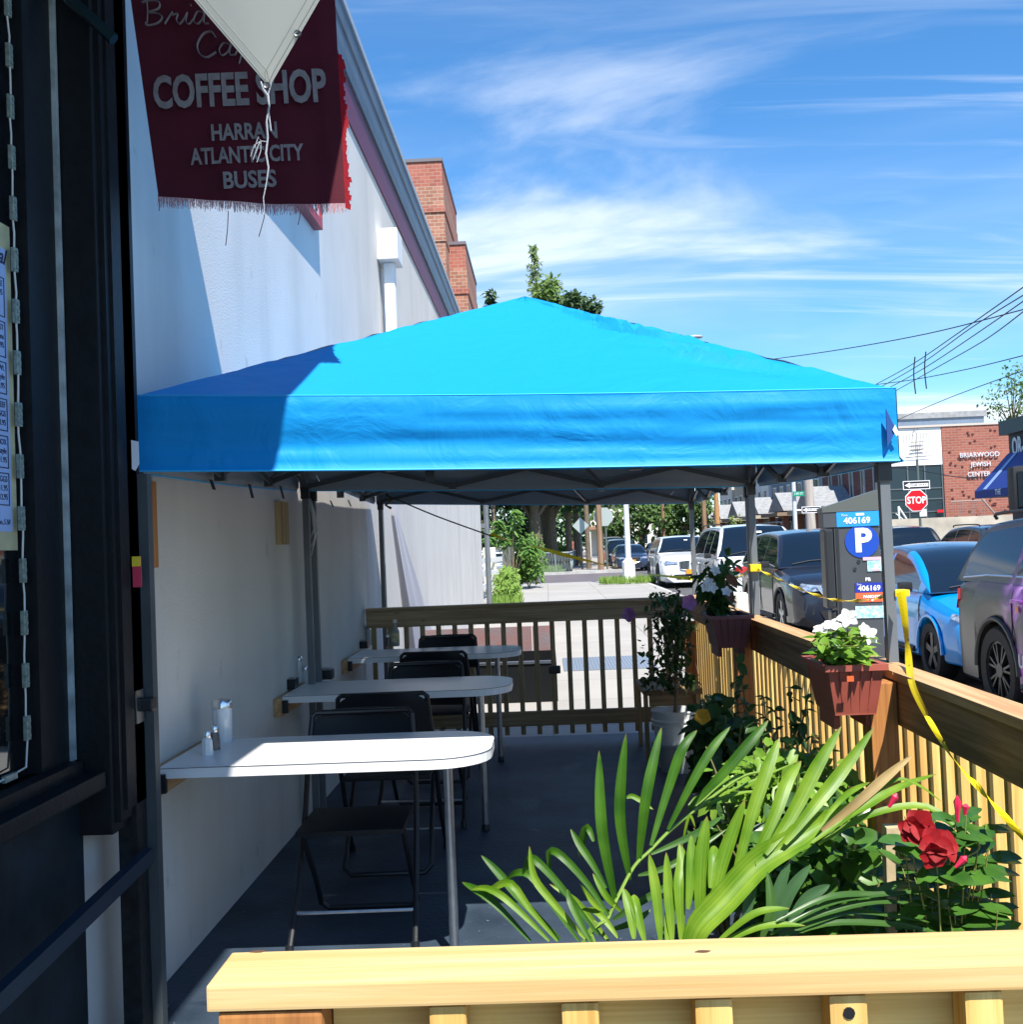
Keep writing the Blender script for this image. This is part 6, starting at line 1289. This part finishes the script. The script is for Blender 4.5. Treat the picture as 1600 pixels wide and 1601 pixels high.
# ================================================================== buildings
SYB = brick('brick_orange', (.36, .115, .075), (.27, .08, .055), (.33, .19, .15), 'xz', 1.9); SYD = brick('brick_shaded', (.17, .055, .05), (.11, .035, .035), (.10, .07, .07), 'yz', 3.0)  # side wall brick darkened: shade of the street face put into the colour
sy = thing('brick_synagogue', 'orange brick community building with a white menorah panel and dark glass entrance', 'building', (22, 62, 0))
CX = 19.1; a = at(1481, 700, 62)
m = MB(); m.box(CX+3.15, CX+16, 62, 80, 0, 7.12); m.build('brick_wall', SYB, sy)
m = MB(); m.box(CX, CX+3.14, 62.3, 80, 0, 7.1); m.build('side_wall', SYD, sy)
m = MB(); m.box(CX+.05, CX+3.13, 62.05, 62.28, 5.02, 7.1); m.build('white_panel', mat('panel_white', (.80, .80, .80), .7), sy)
m = MB(); m.box(CX+.05, CX+3.13, 62.12, 62.29, 1.6, 5.0); m.build('glazing', mat('dark_glazing', (.015, .03, .04), .2), sy)
m = MB()
for x in (.1, 1.15, 2.1, 3.05): m.box(CX+x, CX+x+.07, 62.06, 62.115, 1.6, 5.0)
for z in (2.4, 3.1, 3.7): m.box(CX+.1, CX+3.1, 62.07, 62.118, z, z+.06)
m.build('mullion', mat('mullion', (.10, .12, .13), .5), sy)
m = MB(); m.box(CX-.1, CX+16, 61.95, 80.1, 7.12, 7.24); m.build('coping', mat('coping_pale', (.5, .45, .40), .7), sy)
m = MB(); m.box(CX+.9, CX+2.1, 66, 68, 7.24, 7.8); m.box(CX+4.8, CX+8.5, 72, 75, 7.24, 7.9); m.build('roof_unit', mat('roof_unit', (.28, .28, .29), .6), sy)
# tall slit windows of the side wall, one by one
for k in range(7):
    y = 64+k*2.5; m = MB(); m.box(CX-.06, CX-.002, y-.42, y-.25, .6, 6.6); m.box(CX-.06, CX-.002, y+.25, y+.42, .6, 6.6); m.box(CX-.03, CX-.002, y-.25, y+.25, .6, .7); w_ = m.build('window', mat('window_stone', (.35, .37, .40), .7), sy)
    m = MB(); m.box(CX-.02, CX-.001, y-.25, y+.25, .7, 6.6); m.build('pane', mat('pane_dark', (.02, .035, .05), .15), w_)
# menorah of thin rods
m = MB(); c = at(1434, 693, 61.95); RODM = mat('rod_bronze', (.14, .11, .08), .5)
def P_(x, z): return (c.x+x, 61.93, c.z+z)
for k in range(1, 5): w_ = .17*k+.05; zb = -.08-.17*k; m.tube([P_(-w_, .55), P_(-w_, zb), P_(w_, zb+.05), P_(w_, .58)], .016, 5)
m.tube([P_(0, .55), P_(0, -1.25)], .022, 5); m.tube([P_(-.18, .62), P_(-.12, .82), P_(.02, .86), P_(.08, .76)], .018, 5)
for z in (-.2, -.35, .05): m.tube([P_(-.35, z), P_(.35, z+.04)], .016, 5)
m.build('menorah', RODM, sy)
for s_, x, y, h_ in (('BRIARWOOD', 1532, 711, .44), ('JEWISH', 1534, 726, .42), ('CENTER', 1531, 741.5, .42)):
    q = at(x, y, 61.9); text(s_, 'lettering', mat('letter_silver', (.6, .62, .66), .4), sy, q, (1, 0, 0), (0, 0, 1), h_*.86, .03, bold=.002, xs=.95)
m = MB()
for k in range(95):
    x = CX+3.4+R(0, 5.2); z = R(.9, 6.9); 
    if 4.0 < z < 5.7 and CX+4.3 < x < CX+8: continue
    m.box(x-.06, x+.06, 61.95, 61.998, z-.035, z+.035)
m.build('projecting_brick', mat('brick_dark_plain', (.12, .035, .03), .9), sy)
m = MB(); m.box(CX-1.2, CX+9, 59.7, 60.0, 0, 2.05); solo('retaining_wall', m, mat('concrete_stained', (.42, .38, .31), .9, var=.25, vscale=.9), 'low stained concrete wall in front of the brick building', 'wall', loc=(CX, 59.85, 0))
m = MB()
for k in range(14): m.tube([(CX+3.2+k*.13, 61, 1.3), (CX+3.2+k*.13, 61, 2.9-.0*k)], .012, 4)
m.tube([(CX+3.1, 61, 2.9), (CX+5, 61, 2.9)], .03, 5); m.tube([(CX+4.6, 60.6, 3.0), (CX+5.6, 60.6, 1.7)], .05, 5); solo('stair_railing', m, mat('rail_mix', (.30, .25, .22), .6), 'stair railing at the right of the dark glass entrance', 'railing', loc=(CX+3.2, 61, 1.3))
m = MB(); q = at(1405, 792, 60.5); m.tube([q, at(1418, 812, 60.5)], .05, 5); m.tube([q, at(1408, 825, 60.5)], .05, 5); m.tube([at(1401, 803, 60.5), at(1412, 812, 60.5)], .03, 4); solo('stair_railing', m, WHITEP, 'white stair handrail at the left of the dark glass entrance', 'railing', loc=q)
q = at(1471, 799, 61.9); m = MB(); m.box(q.x-.16, q.x+.18, 61.95, 61.99, q.z-.08, q.z+.08); o = m.build('red_sign', RS, sy)
# OR- shop on the right
orx = thing('corner_shop', 'dark fronted shop with blue awning at the right edge across the street', 'shop', (14, 30, 0))
DK = mat('shop_navy', (.012, .016, .035), .5)
m = MB(); m.box(14.0, 24, 18, 33.5, 0, 4.2); m.build('front', DK, orx)
m = MB(); m.box(13.8, 24.1, 17.8, 33.7, 4.2, 4.62); m.build('cornice', mat('shop_cornice', (.06, .09, .09), .6), orx)
q = atX(1591, 699, 13.98); text('OR-', 'lettering', mat('letter_grey', (.6, .64, .68), .5), orx, (13.985, q.y+.36, q.z), (0, -1, 0), (0, 0, 1), .75, .01, 'LEFT', bold=.02, xs=.62)
AW = mat('awning_navy', (.008, .03, .20), .6); a = atX(1541, 772, 13.0)
m = MB(); zt, zb = 3.65, 2.55
m.prism([(14.0, 33.6, zt), (12.95, 33.6, zb), (12.95, 33.6, zb-.22), (14.0, 33.6, zb-.22)], (0, -12, 0)); m.build('awning', AW, orx)
m = MB(); m.prism([(13.93, 33.0, zt-.06), (12.97, 33.0, zb+.02), (12.97, 32.8, zb+.02), (13.93, 32.8, zt-.06)], (-.01, 0, .012)); m.build('awning_stripe', mat('stripe_pale', (.25, .38, .62), .6), orx)
text('THE', 'lettering', mat('letter_grey', (.6, .64, .68), .5), orx, (12.945, 31.9, 2.45), (0, -1, 0), (0, 0, 1), .22, .002, bold=.004)
# apartment towers
def tower(label, x0, x1, y, z1, mate, group):
    t = thing('apartment_tower', label, 'building', ((x0+x1)/2, y, 0), 0, group); m = MB(); m.box(x0, x1, y, y+14, 0, z1-1.9); m.build('brick_wall', mate, t)
    m = MB(); m.box(x0-.05, x1+.05, y-.08, y+14, z1-6.3, z1-5.9); m.box(x0-.1, x1+.28, y-.22, y+14, z1-1.9-3.1, z1-1.9-2.6) if False else None; m.build('string_course', mate, t)
    m = MB(); m.box(x0-.1, x1-.08, y-.0, y+14, z1-1.898, z1); m.build('brick_band', BRR, t)
    for zz_, dd in ((4.0, .07), (13.6, .05)): m = MB(); m.box(x0-.1, x1+dd, y-.1, y+14, z1-zz_, z1-zz_+.45); m.build('brick_band', BRR, t)
    m = MB(); m.box(x0-.2, x1-.02, y-.1, y+14.1, z1, z1+.25); m.build('coping', mat('coping_dark', (.14, .13, .15), .6), t); return t
BRT = brick('brick_tower', (.42, .19, .125), (.27, .11, .07), (.42, .32, .26), 'xz', 3.0, .21, .095); BRR = brick('brick_tower_red', (.40, .13, .09), (.29, .085, .06), (.38, .22, .18), 'xz', 3.0, .21, .095)
tower('taller orange brick tower behind the roof edge of the stucco building', -13.5, -6.85, 85, 31.6, BRT, None)
tower('shorter brick tower stepping down behind the taller one', -7.5, -5.45, 88, 25.8, BRT, None)
# houses
def house(label, x0, x1, y0, y1, zw, wallm, roofm_, style, group, side='x'):
    t = thing('row_house', label, 'house', ((x0+x1)/2, (y0+y1)/2, 0), 0, group)
    m = MB(); m.box(x0, x1, y0, y1, 0, zw); m.build('wall', wallm, t)
    m = MB()
    if style == 'gable_y':      # gable faces the camera
        xm = (x0+x1)/2; m.prism([(x0-.3, y0-.3, zw), (x1+.3, y0-.3, zw), (xm, y0-.3, zw+(x1-x0)*.42)], (0, y1-y0+.6, 0))
    elif style == 'gable_x':
        ym = (y0+y1)/2; m.prism([(x0-.3, y0-.2, zw), (x0-.3, y1+.2, zw), (x0-.3, ym, zw+(y1-y0)*.45)], (x1-x0+.6, 0, 0))
    else: m.box(x0-.15, x1+.15, y0-.1, y1+.1, zw, zw+.35)
    m.build('roof', roofm_, t)
    n = max(2, int((y1-y0)/2.2)); fl_ = int(zw//2.8)
    for k in range(n):
        for f_ in range(fl_):
            y = y0+(k+.5)*(y1-y0)/n; z = 1.0+f_*2.8; m = MB(); m.box(x0-.07, x0-.002, y-.55, y+.55, z, z+1.5); w_ = m.build('window', WHITEP, t); m = MB(); m.box(x0-.09, x0-.072, y-.45, y+.45, z+.1, z+.72); m.box(x0-.09, x0-.072, y-.45, y+.45, z+.78, z+1.4); m.build('pane', mat('pane_dark', (.02, .035, .05)), w_)
    n = max(1, int((x1-x0)/2.6))
    for k in range(n):
        for f_ in range(fl_):
            x = x0+(k+.5)*(x1-x0)/n; z = 1.0+f_*2.8; m = MB(); m.box(x-.5, x+.5, y0-.07, y0-.002, z, z+1.5); w_ = m.build('window', WHITEP, t); m = MB(); m.box(x-.4, x+.4, y0-.09, y0-.072, z+.1, z+1.4); m.build('pane', mat('pane_dark', (.02, .035, .05)), w_)
    return t
RG = mat('shingle_grey', (.26, .27, .28), .9, var=.2, vscale=4); RB = mat('shingle_brown', (.24, .17, .12), .9, var=.2, vscale=4)
def porch(t, x0, x1, y0, y1, z0, m_):
    m = MB(); ym = (y0+y1)/2; m.prism([(x0-.3, y0-.1, z0), (x0-.3, y1+.1, z0), (x0-.3, ym, z0+1.35)], (x1-x0+.3, 0, 0)); m.build('porch_roof', RG, t)
    m = MB(); m.box(x0-.8, x1, y0-.3, y1+.3, z0-.35, z0-.1); m.build('porch_eave', m_, t)
    for y in (y0+.3, y1-.5): m = MB(); m.box(x0-.3, x0+.1, y, y+.4, 0, z0-.35); m.build('porch_pier', SYB, t)
    m = MB()
    for k in range(4): m.box(x0+.2, x0+.25, y0+.8+k*.9, y0+1.5+k*.9, .9, z0-.6)
    m.build('porch_window', mat('pane_dark', (.02, .035, .05)), t)
cols = [mat('siding_bluegrey', (.14, .19, .26), .8, var=.1), mat('siding_cream', (.60, .57, .50), .8, var=.08), mat('siding_slate', (.20, .24, .30), .8), mat('siding_white', (.72, .72, .70), .8), mat('siding_tan', (.42, .36, .28), .8)]
hs_ = ['nearest blue grey row house with a gabled porch and brick pier', 'cream row house second from the brick building', 'slate grey row house in the middle of the row', 'white row house fourth along the street', 'tan row house nearly at the end of the row', 'last row house, farthest up the street']
for k in range(6):
    y0 = 68+k*8.2; t = house(hs_[k], 19.2-k*.15, 27, y0, y0+7.6, (8.2, 7.8, 8.4, 7.6, 6.5, 7)[k], cols[(0, 2, 0, 3, 4, 1)[k]], RG, 'flat', 'row houses on the right side of the street')
    porch(t, 16.9-k*.15, 19.2-k*.15, y0+.4, y0+5.6, 3.1, (cols[4], RB, cols[4])[k % 3])
t = house('white gabled house in the centre distance above the parked cars', 4.6, 8.6, 112, 122, 5.2, cols[3], mat('shingle_orange', (.35, .18, .12), .9), 'gable_y', None); 
m = MB(); m.box(4.2, 9, 110, 112, 2.7, 3.0); m.build('porch_roof', mat('shingle_orange', (.35, .18, .12)), t); m = MB()
for k in range(6): m.tube([(4.4+k*.85, 110.2, 0), (4.4+k*.85, 110.2, 2.7)], .09, 6)
m.build('porch_column', WHITEP, t)
house('second white house half hidden by the lamp pole', 9.0, 12.2, 120, 128, 5.8, cols[3], RG, 'gable_y', None)
q = at(898, 862, 75); m = MB(); m.box(q.x-1.2, q.x+.3, 84, 85, 0, 1.2); 
for k in range(7): m.box(q.x+.0, q.x+.9, 86-k*.3, 86.3-k*.3, 0, 1.6-k*.2)
solo('brick_stoop', m, SYB, 'red brick stoop beside the far sidewalk', 'steps', loc=(q.x, 85, 0))

# ================================================================== trees
TG = [leafmat('tree_dark', (.022, .055, .016), (.055, .11, .03), .6, .2, .8), leafmat('tree_mid', (.04, .10, .02), (.11, .19, .04), .6, .25, .8), leafmat('tree_light', (.08, .16, .03), (.18, .26, .06), .6, .25, .8)]
def tree(label, x, y, z0, rad, h_, tr_, n, mi, L=.42, group='street trees', name='tree', kinds=None, bare=0):
    t = thing(name, label, 'tree', (x, y, 0), 0, group); m = MB(); zc = z0+h_/2
    m.tube([(x, y, 0), (x+R(-.1, .1), y, z0*.6+.5), (x+R(-.2, .2), y, z0+h_*.35)], [tr_, tr_*.85, tr_*.5], 10)
    cl = []
    for k in range(kinds or 15):
        d = rnd_dir(); q = R(.35, .85); p = V((x+d.x*rad*q, y+d.y*rad*q, zc+d.z*h_/2*q)); cl.append(p); b = V((x, y, z0+h_*R(.0, .3))); m.tube([b, b.lerp(p, .5)+V((0, 0, .3)), p], [tr_*.35, tr_*.2, tr_*.06], 5)
    m.build('trunk', BARK, t)
    m = MB()
    for p in cl:
        r = rad*R(.28, .5); scatter(m, p, (r, r, r*.75), n//len(cl), L, L*.62, 2, .25, .3)
    m.build('crown', TG[mi], t, smooth=False); return t
tree('big dark tree with a thick trunk behind the chain link fence, left of its twin', -.55, 63, 2.3, 4.8, 9, .46, 6500, 0)
tree('second big dark tree, its trunk right beside the first', .40, 65.5, 2.2, 4.4, 9, .42, 5600, 0)
tree('dense dark tree filling the gap past the wall end', -4.6, 62, 1.0, 4.6, 9, .4, 5600, 0)
tree('dark tree behind the side lot', -9.5, 66, 1.0, 5, 10, .4, 2600, 0)
tree('sunlit tree overhanging the far sidewalk left of the brown pole', 2.0, 72, 3.4, 3.6, 6, .25, 3600, 1)
tree('low leafy tree behind the grass yard', -1.5, 78, .6, 4.5, 7, .3, 2600, 0)
pt_ = thing('tree', 'tall thin pale feathery tree poking above the canopy peak', 'tree', (-.05, 70, 0), 0, 'street trees'); m = MB(); ml = MB(); x, y = -.05, 70
m.tube([(x, y, 0), (x+.1, y, 12), (x+.05, y, 20.2)], [.2, .12, .02], 8)
z = 11.0
while z < 20.3:
    rr = .25+.95*(20.4-z)/9; 
    for k in range(4):
        a = R(0, 2*pi); tip_ = V((x+cos(a)*rr*R(.7, 1.2), y+sin(a)*rr, z+R(.1, .5))); b = V((x+.07, y, z)); m.tube([b, tip_], [.03, .01], 4)
        for q in range(16): p = b.lerp(tip_, R(.2, 1)); d = V((R(-1, 1), R(-1, 1), R(-.9, .4))).normalized(); ml.leaf(p, p+d*R(.18, .34), .10, (R(-.5, .5), -1, .5), .1, .1, 2)
    z += .28
m.build('trunk', BARK, pt_); ml.build('crown', leafmat('tree_pale', (.12, .20, .07), (.26, .34, .13), .7, .3, 1), pt_)
tree('yellow green treetop right behind the canopy peak', 1.35, 66, 12.0, 1.7, 6.4, .2, 3400, 2, .38, kinds=26)
tree('dark sprigged treetop right of the canopy peak', 2.35, 62, 11.6, 1.3, 5.4, .15, 2000, 0, .36, kinds=16)
tree('small dark treetop against the brick tower', -2.75, 60, 12.2, .8, 4.0, .15, 500, 0, .34, kinds=8)
q = at(1025, 810, 100); tree('broad round tree on the right side of the street', q.x-1, 104, .8, 4.6, 7.8, .35, 3600, 1, .5)
q = at(1065, 820, 92); tree('lighter tree in front of the houses behind the canopy leg', q.x+.6, 96, .6, 3.2, 5.4, .25, 2200, 1, .45)
tree('tree closing the far end of the street', 7.5, 150, .5, 7, 11, .5, 2600, 0, .7)
tree('tree behind the far white houses', 3, 135, 1, 6, 9, .4, 2200, 1, .6); tree('tall dark tree behind the far white houses', 12.5, 138, 1, 6, 10, .4, 2200, 0, .6)
tree('wispy half bare tree behind the shop roof at the right edge', 34.6, 82, 7.2, 2.6, 6.6, .20, 1300, 1, .26, kinds=26)
tree('small yellow green tree before the pale row house', 13.2, 76, .8, 1.0, 2.3, .08, 500, 2, .25)
shrub('round_hedge', 'small round hedge by the far white house', (6.6, 106, .7), (1.0, .8, .7), 500, .3, SH, 'hedge'); shrub('bright_hedge', 'bright yellow green bush at the edge of the grass yard', (.9, 70, .9), (.8, .9, .9), 600, .28, GRASS, 'bush')
